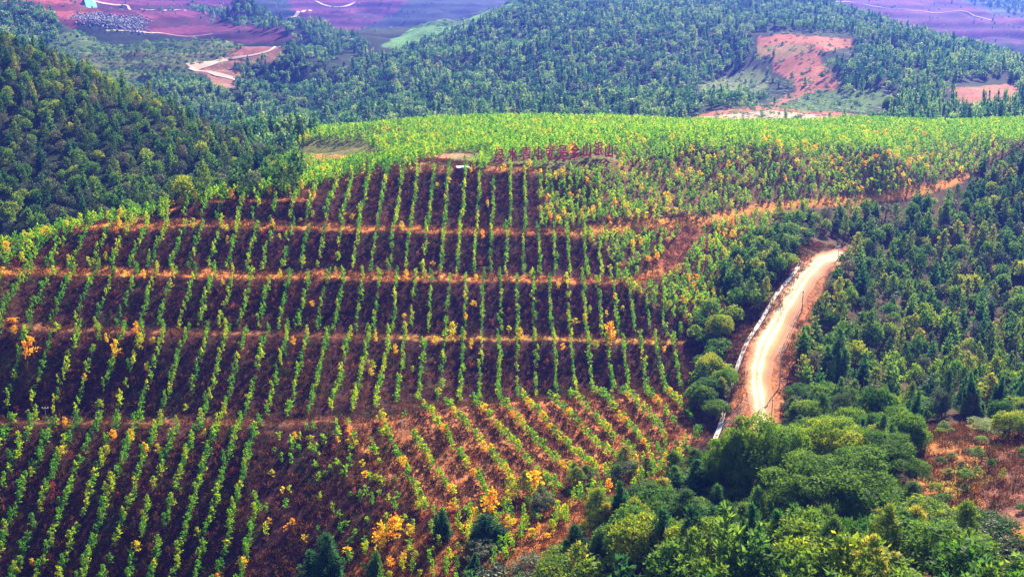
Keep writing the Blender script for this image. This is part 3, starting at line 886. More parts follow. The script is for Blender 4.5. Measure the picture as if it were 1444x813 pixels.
def clear_of(line, X, Y, r=2.6, front=4.6):
    P = np.array([W(*p) for p in dens(line, 4)])[:, :2]; m = np.ones(len(X), bool)
    for a in P: m &= ~((np.abs(X - a[0]) < r + 1.2) & (Y - a[1] < r) & (a[1] - Y < front))
    return m
_pl = []
for q in PL:
    if q[5].startswith('mixed'): _pl.append(q)
_k = np.array([[q[0], q[1]] for q in _pl]); _ok = clear_of(TRACK3, _k[:, 0], _k[:, 1], 1.2, 2.8) & clear_of(TRACK4, _k[:, 0], _k[:, 1], 1.2, 2.8)
PL = [q for q in PL if not q[5].startswith('mixed')] + [q for q, o in zip(_pl, _ok) if o]
# plateau
X, Y = jgrid(-110, 320, 262, 490, 1.72, .3)
z = zat(X, Y); px, py = proj(X, Y, z)
s = in_view(px, py) & inpoly(px, py, [(415,262),(330,284),(300,290),(425,186),(520,174),(700,160),(1000,160),(1700,150),(1700,200),(1444,200),(1250,212),(1000,213),(850,226),(750,240),(650,237),(600,240),(520,246),(430,268)]) & (Y < 474)
s &= ~inpoly(px, py, [(415,212),(440,200),(520,205),(540,226),(470,232),(420,226)]) & ~inpoly(px, py, [(560,240),(610,226),(650,214),(690,216),(660,240)]) & ~inpoly(px, py, [(690,240),(690,228),(870,216),(870,230)])
X, Y, px, py = X[s], Y[s], px[s], py[s]; n = len(X)
dull = inpoly(px, py, [(430,250),(470,190),(560,180),(660,200),(640,225),(560,240),(480,250)])
r = nrs.uniform(0, 1, n)
kk = np.where(dull, np.where(r < .5, 'green', np.where(r < .8, 'dry', 'bright')), np.where(r < .74, 'bright', np.where(r < .955, 'green', np.where(r < .98, 'gold', 'dry'))))
kk = np.where((fbm(X / 12, Y / 12, 51.) > .68) & (r < .3), 'gold', kk)
put(X, Y, kk, nrs.uniform(.75, 1.15, n), nrs.uniform(.85, 1.25, n), 'bright plateau behind the terraces')
# left rim of the terraces
X, Y = jgrid(-125, -55, 222, 275, 1.9)
z = zat(X, Y); px, py = proj(X, Y, z)
s = inpoly(px, py, [(-40,372),(0,350),(40,340),(90,322),(140,314),(210,300),(240,288),(290,278),(430,264),(430,276),(300,284),(245,292),(225,312),(140,316),(80,345),(20,380),(-40,384)])
X, Y = X[s], Y[s]; n = len(X)
put(X, Y, nrs.choice(['bright', 'green', 'gold', 'dry'], n, p=[.5, .33, .1, .07]), nrs.uniform(.7, 1.1, n), nrs.uniform(.9, 1.2, n), 'left rim of the terraced hill')

# forests -----------------------------------------------------------
TR = []
def forest(poly, x0, x1, y0, y1, d, kinds, p, hs, ws, zone, thin=1.0, ymin=0, ymax=1e9, edge=0, mask=None):
    X, Y = jgrid(x0, x1, y0, y1, d)
    z = zat(X, Y); px, py = proj(X, Y, z)
    s = (Y > ymin) & (Y < ymax) & in_view(px, py, 90)
    if poly is not None: s &= inpoly(px, py, poly)
    if mask is not None: s &= mask(X, Y, px, py)
    s &= nrs.uniform(0, 1, len(X)) < thin
    X, Y = X[s], Y[s]; n = len(X)
    k = nrs.choice(kinds, n, p=p)
    h = nrs.uniform(hs[0], hs[1], n) * (.75 + .5 * fbm(X / 30, Y / 30, 61.)); w = nrs.uniform(ws[0], ws[1], n)
    for a in zip(X, Y, k, h, w): TR.append((float(a[0]), float(a[1]), str(a[2]), float(a[3]), float(a[4]), zone))
forest([(-300,-60),(0,62),(70,88),(150,122),(260,170),(350,208),(432,250),(418,270),(330,285),(250,296),(130,326),(-300,390)], -330, -40, 262, 470, 4.9, ['fir_m', 'round_m', 'pine_m', 'grey_m'], [.22, .33, .2, .25], (.6, 1.25), (.72, 1.15), 'wooded hill on the left', ymax=475)
def rmask(X, Y, px, py): return ~inpoly(px, py, [(1290,600),(1460,585),(1700,600),(1700,860),(1400,800),(1330,740),(1285,690)]) & ~inpoly(px, py, [(1015,620),(1030,560),(1050,490),(1095,410),(1125,365),(1150,342),(1195,340),(1200,366),(1180,392),(1155,440),(1125,520),(1112,612)])
forest([(1112,615),(1126,530),(1152,440),(1178,395),(1205,360),(1190,338),(1100,322),(1085,300),(1262,286),(1344,264),(1390,240),(1444,216),(1800,200),(1800,640),(1444,606),(1330,606),(1290,640),(1112,650)], 30, 330, 182, 400, 4.7, ['fir_m', 'round_m', 'pine_m', 'grey_m'], [.25, .3, .33, .12], (.6, 1.25), (.75, 1.2), 'wood right of the dirt road', ymax=400, mask=rmask)
forest([(1045,350),(1110,322),(1150,335),(1120,365),(1095,405),(1065,445),(1030,440),(1015,400)], 30, 120, 225, 330, 3.3, ['fir_m', 'round_m', 'pine_m', 'grey_m'], [.2, .4, .3, .1], (.6, 1.0), (.8, 1.2), 'thicket between the plantation and the road', mask=rmask)
forest([(985,450),(1040,440),(1045,480),(1025,560),(1005,600),(980,575),(975,500)], 25, 80, 190, 260, 3.4, ['round_m', 'pine_m'], [.6, .4], (.5, .9), (.8, 1.1), 'thicket between the plantation and the road', thin=.8, mask=rmask)
_k = np.array([[q[0], q[1]] for q in TR]); _ok = clear_of(TRACK3, _k[:, 0], _k[:, 1], 3.0, 7.5)
TR = [q for q, o in zip(TR, _ok) if o or not q[5].startswith('wood right')]
forest([(930,195),(985,160),(1085,146),(1040,140),(975,150),(985,118),(1060,92),(1075,110),(1150,108),(1185,112),(1190,136),(1250,122),(1270,150),(1262,178),(1225,188)], 80, 340, 490, 850, 4.6, ['round_f'], [1.], (.10, .28), (.25, .55), 'open scrub on the far clearings', thin=.55)
forest([(1060,44),(1100,40),(1208,48),(1210,72),(1150,90),(1060,90)], 180, 340, 700, 1000, 6.5, ['round_f'], [1.], (.10, .28), (.3, .6), 'open scrub on the far clearings', thin=.5)
# far hills
STRIPM = [(515,84),(520,60),(620,10),(700,-20),(790,-60),(740,30),(650,70),(560,88)]
CH = [(300,182),(335,168),(400,134),(480,99),(540,86),(600,62),(660,42),(725,14),(780,-30),(800,-90),(1160,-90),(1160,-5),(1260,30),(1360,66),(1444,90),(1560,95),(1560,200),(300,210)]
OPEN = [[(930,195),(985,160),(1085,146),(1040,140),(975,150),(985,118),(1060,92),(1075,110),(1150,108),(1185,112),(1190,136),(1250,122),(1270,150),(1262,178),(1225,188)],[(1060,48),(1100,42),(1208,50),(1210,80),(1160,96),(1185,116),(1150,128),(1100,118),(1060,98)],[(1330,118),(1420,112),(1440,158),(1330,166)]]
def cmask(X, Y, px, py):
    m = np.ones(len(X), bool)
    for o in OPEN: m &= ~inpoly(px, py, o)
    return m
forest(CH, -260, 620, 430, 1420, 7.6, ['fir_f', 'round_f'], [.4, .6], (.8, 1.5), (.85, 1.3), 'far forested hill', ymin=478, mask=cmask)
forest([(930,190),(990,160),(975,110),(1060,90),(1150,105),(1260,125),(1262,182)], 80, 340, 500, 850, 12, ['fir_f', 'round_f'], [.4, .6], (.3, .8), (.5, .9), 'far forested hill', thin=.4)
forest([(1062,62),(1120,56),(1205,60),(1190,116),(1165,140),(1110,125),(1062,100)], 180, 340, 700, 1000, 12, ['fir_f', 'round_f'], [.4, .6], (.35, .75), (.5, .9), 'far forested hill', thin=.4)
forest(SCRUB, -460, -130, 560, 1000, 5.4, ['fir_f', 'round_f'], [.25, .75], (.22, .5), (.4, .8), 'scrub hill behind the left wood', thin=.75, ymin=560)
forest([(200,108),(240,103),(340,140),(330,185),(250,160)], -330, -170, 560, 780, 5, ['fir_f', 'round_f'], [.5, .5], (.6, 1.), (.8, 1.1), 'scrub hill behind the left wood', ymin=560)
forest([(-60,8),(30,10),(75,24),(85,50),(60,78),(20,75),(-60,50)], -600, -300, 650, 1100, 7, ['fir_f', 'round_f'], [.3, .7], (.9, 1.5), (1.0, 1.6), 'blue wood at the far left')
forest([(335,140),(330,90),(395,84),(400,72),(440,58),(480,82),(410,118),(350,150)], -290, -130, 640, 1000, 6, ['fir_f', 'round_f'], [.5, .5], (.6, 1.1), (.8, 1.1), 'gully wood beside the switchback')
forest([(325,-40),(400,-20),(425,20),(470,45),(535,70),(620,16),(700,-30),(760,-60),(720,-10),(600,48),(540,80),(470,78),(400,52),(345,36),(325,10)], -420, 60, 930, 1600, 8, ['fir_f', 'round_f'], [.5, .5], (.9, 1.4), (.9, 1.3), 'blue ridge forest', thin=.85, mask=lambda X, Y, px, py: ~inpoly(px, py, STRIPM))
forest([(250,-10),(330,-10),(350,25),(345,45),(310,30),(270,15)], -560, -250, 1150, 1700, 11, ['fir_f', 'round_f'], [.5, .5], (.9, 1.4), (.9, 1.3), 'blue ridge forest')
forest([(1290,-30),(1600,-30),(1600,80),(1500,62),(1444,20),(1380,8)], 650, 1500, 1500, 2500, 16, ['fir_f', 'round_f'], [.4, .6], (1.0, 1.8), (1.2, 1.9), 'blue wood at the far right')
forest(STRIP, -160, 30, 1050, 1450, 15, ['round_f'], [1.], (.3, .6), (.6, 1.0), 'pale field on the far ridge', thin=.5)
forest([(330,168),(445,168),(450,186),(415,205),(412,225),(340,225)], -180, -60, 350, 490, 5.5, ['fir_f', 'round_f'], [.5, .5], (.7, 1.1), (.8, 1.2), 'far forested hill')
def redm(X, Y, px, py): return ~inpoly(px, py, STRIPM) & (fbm(X / 60, Y / 60, 97.) > .45)
forest(None, -900, 1300, 1080, 2500, 20, ['round_f', 'fir_f'], [.7, .3], (.25, .8), (.4, 1.0), 'far mined valley', thin=.5, mask=redm)
# tall slim trees along the foot of the far wood
forest([(1180,182),(1200,120),(1290,96),(1444,98),(1540,100),(1540,188)], 170, 330, 520, 620, 6.5, ['fir_f'], [1.], (1.5, 2.3), (.55, .8), 'tall slim trees at the edge of the plateau', thin=.5, mask=cmask)
# foreground wood
FG = [(640,900),(700,830),(770,800),(850,755),(895,725),(950,690),(1010,680),(1060,690),(1120,700),(1240,715),(1290,740),(1340,790),(1440,830),(1700,850),(1700,1200),(640,1200)]
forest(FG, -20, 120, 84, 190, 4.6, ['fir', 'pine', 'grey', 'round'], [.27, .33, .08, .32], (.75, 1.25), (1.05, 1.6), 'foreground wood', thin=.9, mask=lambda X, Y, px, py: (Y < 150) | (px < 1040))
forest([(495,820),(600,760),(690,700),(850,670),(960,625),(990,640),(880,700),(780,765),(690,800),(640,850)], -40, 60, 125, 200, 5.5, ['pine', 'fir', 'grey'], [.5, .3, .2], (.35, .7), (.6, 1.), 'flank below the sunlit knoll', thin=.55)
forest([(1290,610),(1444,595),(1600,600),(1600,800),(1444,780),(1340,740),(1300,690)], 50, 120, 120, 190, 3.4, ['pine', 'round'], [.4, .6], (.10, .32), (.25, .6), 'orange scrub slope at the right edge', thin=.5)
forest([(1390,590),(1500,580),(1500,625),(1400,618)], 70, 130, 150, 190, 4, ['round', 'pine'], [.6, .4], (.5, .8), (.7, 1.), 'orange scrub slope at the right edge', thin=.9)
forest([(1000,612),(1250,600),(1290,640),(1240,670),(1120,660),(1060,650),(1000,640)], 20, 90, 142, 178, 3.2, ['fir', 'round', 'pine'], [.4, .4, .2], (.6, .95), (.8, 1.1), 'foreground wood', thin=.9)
# ------------------------------------------------------------------ from the list of plants to objects
BASEH = {'green': 3.0, 'gold': 2.6, 'red': 2.2, 'dry': 2.2, 'bright': 3.0}
LABELS = {
 'green': ('sapling', 'young tree', 'green leafy sapling planted on the %s', 'green saplings on the %s'),
 'bright': ('sapling', 'young tree', 'bright yellow-green sapling planted on the %s', 'yellow-green saplings on the %s'),
 'gold': ('golden_sapling', 'young tree', 'golden yellow bushy sapling on the %s', 'golden saplings on the %s'),
 'red': ('red_shrub', 'shrub', 'red-leaved shrub on the %s', 'red shrubs on the %s'),
 'dry': ('dry_shrub', 'shrub', 'thin brownish dry shrub on the %s', 'dry shrubs on the %s'),
 'fir': ('conifer', 'tree', 'soft dark green conifer in the %s', 'conifers in the %s'),
 'pine': ('pine_tree', 'tree', 'pine with needle tufts in the %s', 'pines in the %s'),
 'round': ('broadleaf_tree', 'tree', 'round-crowned green tree in the %s', 'broadleaf trees in the %s'),
 'grey': ('pale_broadleaf_tree', 'tree', 'greyish pale-leaved tree in the %s', 'pale trees in the %s'),
}
MAXN = {'sapling': 300, 'golden_sapling': 300, 'red_shrub': 260, 'dry_shrub': 260, 'conifer': 290, 'pine_tree': 290, 'broadleaf_tree': 290, 'pale_broadleaf_tree': 200}

def make_plant(kind, x, y, hs, ws, zone, rz=None, label=None, group=None, variant=None, z=None):
    nm, cat, lab, grp = LABELS[kind.split('_')[0] if kind not in LABELS else kind]
    pr = P_[kind]; c, t = pr[rnd.randrange(len(pr)) if variant is None else variant]
    e = bpy.data.objects.new(nm, None); COL.objects.link(e)
    e.location = (x, y, float(zat(x, y)) if z is None else z); e.empty_display_size = .3
    e.rotation_euler = (rnd.gauss(0, .07), rnd.gauss(0, .07), rnd.uniform(0, 6.28) if rz is None else rz)
    e.scale = (ws, ws, hs)
    tag(e, label or lab % zone, cat, group or (grp % zone if label is None else None))
    a = obj('crown', c, e); b = obj('trunk', t, e)
    return e

def visible(px, py): return (-8 < px) & (px < 1452) & (-20 < py) & (py < 835)
# hidden-ground test so that individuals are spent on plants the photo shows
def occluded(x, y, z, h):
    t = np.linspace(.35, .985, 90)
    return bool((zat(x * t, y * t) > CAMZ + (z + h - CAMZ) * t + .3).any())

ALLP = [(p, 0) for p in PL] + [(p, 1) for p in TR]
arr = np.array([[p[0], p[1]] for p, _ in ALLP]); zz = zat(arr[:, 0], arr[:, 1])
ppx, ppy = proj(arr[:, 0], arr[:, 1], zz)
dist = np.hypot(np.hypot(arr[:, 0], arr[:, 1]), zz - CAMZ)
order = np.argsort(dist / np.array([max(p[3], .2) * (1 if tr == 0 else 2.) for p, tr in ALLP]))
zlo = {}; zhi = {}
for (p_, tr_), a_, b_ in zip(ALLP, ppx, ppy):
    if visible(a_, b_): zlo[p_[5]] = min(zlo.get(p_[5], 9e9), a_); zhi[p_[5]] = max(zhi.get(p_[5], -9e9), a_)
NEAR = {'fir_m': 'fir', 'pine_m': 'pine', 'round_m': 'round', 'grey_m': 'grey'}
count = {}
rest = {}
for i in order:
    (x, y, k, h, w, zone), tr = ALLP[i]
    base = NEAR.get(k, k)
    nm = LABELS[base][0] if base in LABELS else None
    if nm and count.get(nm, 0) < MAXN[nm] and visible(ppx[i], ppy[i]) and not occluded(x, y, zz[i], 2.5 * h):
        kind = k
        if dist[i] < 235 and k in NEAR: kind = NEAR[k]
        count[nm] = count.get(nm, 0) + 1
        size = 'tall ' if h > 1.03 else 'small ' if h < .78 else 'mid-sized '
        third = 'left third' if ppx[i] < zlo[zone] + (zhi[zone] - zlo[zone]) / 3 else 'right third' if ppx[i] > zhi[zone] - (zhi[zone] - zlo[zone]) / 3 else 'middle'
        make_plant(kind, x, y, h, w, zone, label='%s%s, %s' % (size, LABELS[base][2] % zone, third), group=LABELS[base][3] % zone)
    else:
        rest.setdefault((tr, zone), []).append((x, y, zz[i] - .05, k, h, w))

LOD = {}
def lodmesh(kind):
    """plants of the masses: lighter meshes of the same shapes"""
    if kind not in LOD:
        base = {'green': (M_SAP, 60, .46, .30, .56, 3.0), 'bright': (M_BRIGHT, 60, .46, .30, .54, 3.0), 'gold': (M_GOLD, 70, .45, .32, .85, 2.6), 'red': (M_RED, 40, .36, .2, .6, 2.2), 'dry': (M_DRY, 40, .36, .14, .6, 2.2)}
        if kind in base:
            m, n, ll, lw, r, h = base[kind]
            LOD[kind] = [sapling_crown(R_(300 + i), h, r, n, ll, lw).mesh('far_' + kind, [m]) for i in range(5)]
        else:
            LOD[kind] = [c for c, t in P_[kind + '_m' if kind + '_m' in P_ else kind]]
    return LOD[kind]
STUFFN = {
 'far mined valley': ('far_valley_scrub', 'scattered scrub on the distant mined valley terraces'),
 'mixed hillside right of the terraces': ('hillside_plantation', 'green and golden saplings massed on the hillside right of the terraces'),
 'bright plateau behind the terraces': ('plateau_plantation', 'bright green young trees massed on the flat hilltop'),
 'left rim of the terraced hill': ('rim_plantation', 'bright young trees along the left rim of the terraces'),
 'wooded hill on the left': ('hill_forest', 'mixed dark wood covering the hill on the left'),
 'wood right of the dirt road': ('roadside_forest', 'mixed wood right of the pale dirt road'),
 'thicket between the plantation and the road': ('thicket_trees', 'dark thicket between the plantation and the dirt road'),
 'far forested hill': ('far_forest', 'blue-green forest on the far central hill'),
 'scrub hill behind the left wood': ('scrub_cover', 'low scrub on the far hill behind the left wood'),
 'tall slim trees at the edge of the plateau': ('slim_tree_belt', 'tall slim trees behind the right of the plateau'),
}
def slug(z): return ''.join(c if c.isalpha() else '_' for c in z)
for (tr, zone), L_ in rest.items():
    kinds = sorted(set(a[3] for a in L_)); protos = []; start = {}
    for k in kinds:
        start[k] = len(protos); protos += lodmesh(k)
    n = len(L_)
    pid = [start[a[3]] + rnd.randrange(len(lodmesh(a[3]))) for a in L_]
    nm, lb = STUFFN.get(zone, (('trees_of_the_' if tr else 'saplings_of_the_') + slug(zone), ('trees' if tr else 'saplings and shrubs') + ' massed on the ' + zone))
    if tr and zone == 'flank below the sunlit knoll': nm = 'low_pines_of_the_knoll_flank'; lb = 'low dark pines on the flank below the sunlit knoll'
    stuff_scatter(nm, lb, [a[:3] for a in L_], pid, nrs.uniform(0, 6.28, n), [(a[5], a[5], a[4]) for a in L_], protos)

# ------------------------------------------------------------------ hero trees placed one by one: top pixel, distance, width in pixels
def hero(kind, px, py, Y, wpx, label, variant=0, cat=None, rz=0.):
    t = W(px, py, Y); z = float(zat(t[0], t[1])) - .1; h = t[2] - z
    base = {'round': (7.0 * 1.02, 3.3), 'hero_round': (7.0 * 1.04, 3.5), 'fir': (8.0, 2.1), 'pine': (7.6, 2.3), 'grey': (6.1, 2.5), 'gold': (2.7, .95), 'green': (3.1, .6), 'red': (2.3, .7), 'bright': (3.1, .6)}[kind]
    sl = math.hypot(math.hypot(t[0], t[1]), t[2] - CAMZ)
    w = wpx / FPX * sl / 2
    LABELS.setdefault('hero_round', LABELS['round'])
    e = make_plant(kind, t[0], t[1], h / base[0], w / base[1], '', rz=rz, label=label, variant=variant, z=z)
    if 'group' in e: del e['group']
    return e
hero('hero_round', 1186, 640, 136, 196, 'broad dome-crowned tree with yellowish top, largest in the foreground wood', 0)
hero('hero_round', 1085, 586, 152, 140, 'dark domed tree hiding the near end of the dirt road', 1)
hero('hero_round', 1180, 592, 153, 130, 'dark domed tree standing behind the largest domed tree', 2)
hero('hero_round', 1250, 610, 150, 110, 'rounded tree at the right end of the domed tree row', 0, rz=2.)
hero('hero_round', 1030, 604, 153, 80, 'rounded green tree at the foot of the white drain', 1, rz=1.)
hero('round', 1325, 705, 126, 110, 'low rounded tree beside the orange scrub slope', 1)
hero('round', 1390, 722, 122, 100, 'yellow-green leafy bush tree near the right edge', 3)
hero('fir', 452, 752, 152, 66, 'lone pale green feathery tree at the bottom edge', 0)
hero('fir', 690, 724, 152, 70, 'dark feathery conifer standing alone left of the foreground wood', 1)
hero('fir', 895, 735, 132, 52, 'pointed twin-tipped dark green conifer in the foreground wood', 2)
hero('fir', 985, 648, 150, 70, 'tall blue-green conifer left of the domed trees', 3)
hero('fir', 1200, 742, 118, 60, 'conifer with a pointed tip in front of the largest domed tree', 4)
hero('fir', 1345, 610, 176, 26, 'dark pointed conifer above the orange scrub slope', 2)
hero('fir', 1183, 460, 222, 42, 'tallest conifer in the wood right of the dirt road', 0)
hero('pine', 1130, 585, 185, 36, 'pine standing beside the lower end of the road shadow', 1)
hero('pine', 1290, 560, 200, 34, 'pine with pale tufts above the domed tree row', 2)
hero('round', 1017, 440, 238, 38, 'single dark round bush left of the white drain', 0)
hero('round', 1003, 496, 222, 44, 'dark round tree at the lower right end of the dark slopes', 2)
hero('round', 1405, 598, 172, 60, 'pale rounded shrub at the right edge above the scrub', 0)
hero('round', 1378, 640, 158, 30, 'small dark round bush on the orange scrub slope', 1)
hero('gold', 862, 455, 232, 20, 'bright yellow tree standing on the narrow track', 0)
hero('gold', 638, 455, 223, 17, 'orange-yellow tree on the narrow track left of the middle', 1)
hero('gold', 733, 463, 227, 15, 'yellow tree on the narrow track in the middle', 2)
hero('gold', 36, 474, 197, 20, 'deep orange tree near the left edge below the track', 3)
hero('gold', 16, 448, 203, 22, 'yellow tree at the left edge on the track', 0)
hero('gold', 195, 470, 205, 16, 'yellow tree on the track in the left part', 1)
hero('gold', 137, 455, 208, 14, 'orange tree leaning over the faint track at the left', 2)
hero('gold', 160, 478, 202, 13, 'amber tree below the faint track at the left', 3)
hero('gold', 94, 598, 185, 18, 'orange-yellow tree on the bottom track at the left', 1)
hero('gold', 332, 337, 244, 13, 'yellow tree alone in a row gap on the third dark slope', 2)
hero('gold', 757, 664, 168, 32, 'large golden tree at the foot of the sunlit knoll', 0)
hero('gold', 722, 672, 168, 30, 'golden-yellow bush left of the largest golden tree', 1)
hero('gold', 688, 690, 163, 34, 'yellow-green bushy tree at the knoll foot', 2)
hero('gold', 836, 648, 180, 22, 'golden tree at the right foot of the knoll', 3)
hero('gold', 556, 728, 158, 34, 'golden bush at the left end of the orange flank', 1)
hero('gold', 532, 738, 156, 26, 'yellow bush below the sparse dark hollow', 2)
hero('red', 800, 474, 231, 12, 'red tree just below the narrow track', 0)
hero('red', 73, 680, 170, 16, 'scarlet shrub between rows on the lowest slope', 1)
hero('red', 42, 367, 219, 12, 'red shrub at the left end of the upper orange track', 2)
hero('round', 1258, 134, 570, 26, 'yellow-topped round tree beyond the plateau beside the green field', 2)

# ------------------------------------------------------------------ weeds and grass on the soil
X, Y = jgrid(-150, 130, 135, 300, .78, .5)
z = zat(X, Y); px, py = proj(X, Y, z)
s = in_view(px, py, 20) & ~inpoly(px, py, [(1110,560),(1150,440),(1200,360),(1700,200),(1700,600),(1300,600)]) & ~inpoly(px, py, [(1050,600),(1050,500),(1160,350),(1200,352),(1100,500),(1100,600)]) & ~(inpoly(px, py, [(900,700),(1060,600),(1290,640),(1340,740),(1600,800),(1600,1000),(700,1000)]))
s &= nrs.uniform(0, 1, len(X)) < .35 + .9 * (fbm(X / 6, Y / 6, 71.) - .25)
X, Y, z = X[s], Y[s], z[s]; n = len(X)
def tuft(R, n, h, spread, w):
    mb = MB(); P = np.c_[R.normal(0, spread, n), R.normal(0, spread, n), np.full(n, -.03)]
    D = np.c_[P[:, :2] * 1.2, np.full(n, .7)]
    mb.quads(leaf_quads(P, D, h, w, R, .35), 0, R.uniform(0, 1, n)); return mb.mesh('weed_tuft', [M_WEED])
tp = [tuft(R_(400 + i), 26, .5 + .1 * i, .22, .09) for i in range(4)]
stuff_scatter('weed_cover', 'dry reddish weeds and grass between the rows', np.c_[X, Y, z], nrs.randint(0, 4, n), nrs.uniform(0, 6.28, n), np.repeat(nrs.uniform(.6, 1.5, n)[:, None], 3, 1), tp)

# ------------------------------------------------------------------ dirt road, drain, far tracks
def ribbon(name, line, wid, lift, mat, kind='structure', crown=0.0, cross=7, label=None, wvar=0.0, step=1.2, smoothz=True):
    P = [Vector(p) for p in line]; out = []
    for a, b in zip(P[:-1], P[1:]):
        m = max(1, int((b - a).length / step))
        out += [a.lerp(b, k / m) for k in range(m)]
    out.append(P[-1])
    A = np.array([[p.x, p.y] for p in out])
    for _ in range(6): A[1:-1] = (A[:-2] + 2 * A[1:-1] + A[2:]) / 4
    T = np.gradient(A, axis=0); T /= np.linalg.norm(T, axis=1)[:, None]; Nn = np.c_[T[:, 1], -T[:, 0]]
    us = np.linspace(-1, 1, cross)
    wv = wid if np.isscalar(wid) else np.interp(np.linspace(0, 1, len(A)), np.linspace(0, 1, len(wid)), wid)
    wv = wv * (1 + wvar * (vn(np.arange(len(A)) / 4., np.zeros(len(A)), 3.) - .5))
    X = A[:, 0:1] + Nn[:, 0:1] * us * np.atleast_1d(wv)[:, None] / 2 if not np.isscalar(wv) else A[:, 0:1] + Nn[:, 0:1] * us * wv / 2
    Yv = A[:, 1:2] + Nn[:, 1:2] * us * (np.atleast_1d(wv)[:, None] if not np.isscalar(wv) else wv) / 2
    Z = zat(X, Yv) + lift
    U = np.stack([np.tile(us, (len(A), 1)), np.tile(np.arange(len(A))[:, None] * step / 10, (1, cross)), np.zeros((len(A), cross))], -1)
    me = grid_mesh(name, X, Yv, Z, U, mat)
    o = obj(name, me); tag(o, label, None, None, kind)
    return o, X, Yv, Z
def road_mat():
    m, nt, out = new_mat('pale_dirt_road'); L = nt.links.new
    at = N(nt, 'ShaderNodeAttribute', attribute_name='cover'); sp = N(nt, 'ShaderNodeSeparateColor'); L(at.outputs['Color'], sp.inputs[0])
    geo = N(nt, 'ShaderNodeNewGeometry')
    n1 = N(nt, 'ShaderNodeTexNoise', i_Scale=.8, i_Detail=7.0, i_Roughness=.7); L(geo.outputs['Position'], n1.inputs['Vector'])
    mp = N(nt, 'ShaderNodeMath', operation='MULTIPLY_ADD'); L(n1.outputs['Fac'], mp.inputs[0]); mp.inputs[1].default_value = .5; mp.inputs[2].default_value = -.25
    ad = N(nt, 'ShaderNodeMath', operation='ADD'); L(sp.outputs[0], ad.inputs[0]); L(mp.outputs[0], ad.inputs[1])
    mr = N(nt, 'ShaderNodeMapRange'); L(ad.outputs[0], mr.inputs[0]); mr.inputs[1].default_value = -1; mr.inputs[2].default_value = 1
    E = (.42, .18, .08); T = (.80, .66, .42); Mi = (.58, .33, .15)
    c = ramp(nt, mr.outputs[0], [(.05, E), (.2, Mi), (.30, T), (.36, T), (.44, Mi), (.52, T), (.58, T), (.68, Mi), (.88, E)])
    c2 = ramp(nt, n1.outputs['Fac'], [(.3, (.72, .68, .64)), (.6, (1.05, 1.05, 1.05))])
    c = mixc(nt, 1., c, c2, 'MULTIPLY')
    pr = N(nt, 'ShaderNodeBsdfPrincipled', i_Roughness=.9); pr.inputs['Specular IOR Level'].default_value = .15
    L(c, pr.inputs['Base Color'])
    bp = N(nt, 'ShaderNodeBump', i_Strength=.6, i_Distance=.2); L(n1.outputs['Fac'], bp.inputs['Height']); L(bp.outputs[0], pr.inputs['Normal'])
    L(pr.outputs[0], out.inputs['Surface']); return m
M_ROAD = road_mat()
rl = [W(*p) for p in [(1075,640,188),(1076,600,199),(1072,560,210),(1068,530,219),(1074,500,228),(1090,465,240),(1108,435,252),(1130,400,266),(1145,380,275),(1162,364,283),(1190,353,291),(1225,350,296)]]
ribbon('dirt_road', rl, [5, 5, 5.4, 6, 6.6, 6.4, 6.2, 6, 5.6, 5], .10, M_ROAD, wvar=.2, label='pale dirt road with two wheel tracks')
M_CONC = plain_mat('pale_concrete', (.55, .48, .40), (.78, .72, .64), 1.5, .85)
dl = [W(*p) for p in [(1008,625,193),(1016,600,199),(1023,570,207),(1030,540,216),(1042,508,226),(1056,480,235),(1075,448,246),(1098,412,260),(1117,388,269),(1128,372,276),(1134,362,280)]]
# concrete drain: a floor slab with two raised lips
def drain(line):
    root = bpy.data.objects.new('drain_channel', None); COL.objects.link(root); root.location = line[0]
    tag(root, 'narrow white concrete drain running left of the dirt road', 'drain')
    P = [Vector(p) for p in line]; out = []
    for a, b in zip(P[:-1], P[1:]):
        m = max(1, int((b - a).length / .9)); out += [a.lerp(b, k / m) for k in range(m)]
    A = np.array([[p.x, p.y] for p in out])
    for _ in range(8): A[1:-1] = (A[:-2] + 2 * A[1:-1] + A[2:]) / 4
    T = np.gradient(A, axis=0); T /= np.linalg.norm(T, axis=1)[:, None]; Nn = np.c_[T[:, 1], -T[:, 0]]
    zc = zat(A[:, 0], A[:, 1]); zc = np.convolve(np.pad(zc, 4, mode='edge'), np.ones(9) / 9, 'valid')
    def strip(o0, o1, z0, z1, name):
        mb = MB(); vs = []
        def sm(o_):
            q = zat(A[:, 0] + Nn[:, 0] * o_, A[:, 1] + Nn[:, 1] * o_); return np.convolve(np.pad(q, 6, mode='edge'), np.ones(13) / 13, 'valid')
        SZ = {o0: sm(o0), o1: sm(o1)}
        for i in range(len(A)):
            for o_, z_ in ((o0, z0), (o1, z0), (o1, z1), (o0, z1)):
                xx = A[i, 0] + Nn[i, 0] * o_; yy = A[i, 1] + Nn[i, 1] * o_
                vs.append((xx - line[0][0], yy - line[0][1], float(SZ[o_][i]) + z_ + .12 - line[0][2]))
        fs = []
        for i in range(len(A) - 1):
            for k in range(4):
                a = i * 4 + k; b = i * 4 + (k + 1) % 4; fs.append((a, b, b + 4, a + 4))
        mb.add(vs, fs); obj(name, mb.mesh(name, [M_CONC]), root)
    strip(-.32, .32, -.3, .12, 'channel_floor'); strip(-.42, -.324, -.3, .24, 'side_wall'); strip(.324, .42, -.3, .24, 'side_wall')
drain(dl)
M_TRACK = plain_mat('far_track_dirt', (.42, .28, .20), (.60, .44, .33), .05, .9)
def track(name, pl, wid, label, lift=.35, mat=M_TRACK, step=4.0):
    ribbon(name, [hit(*p) for p in pl], wid, lift, mat, label=label, step=step, cross=3)
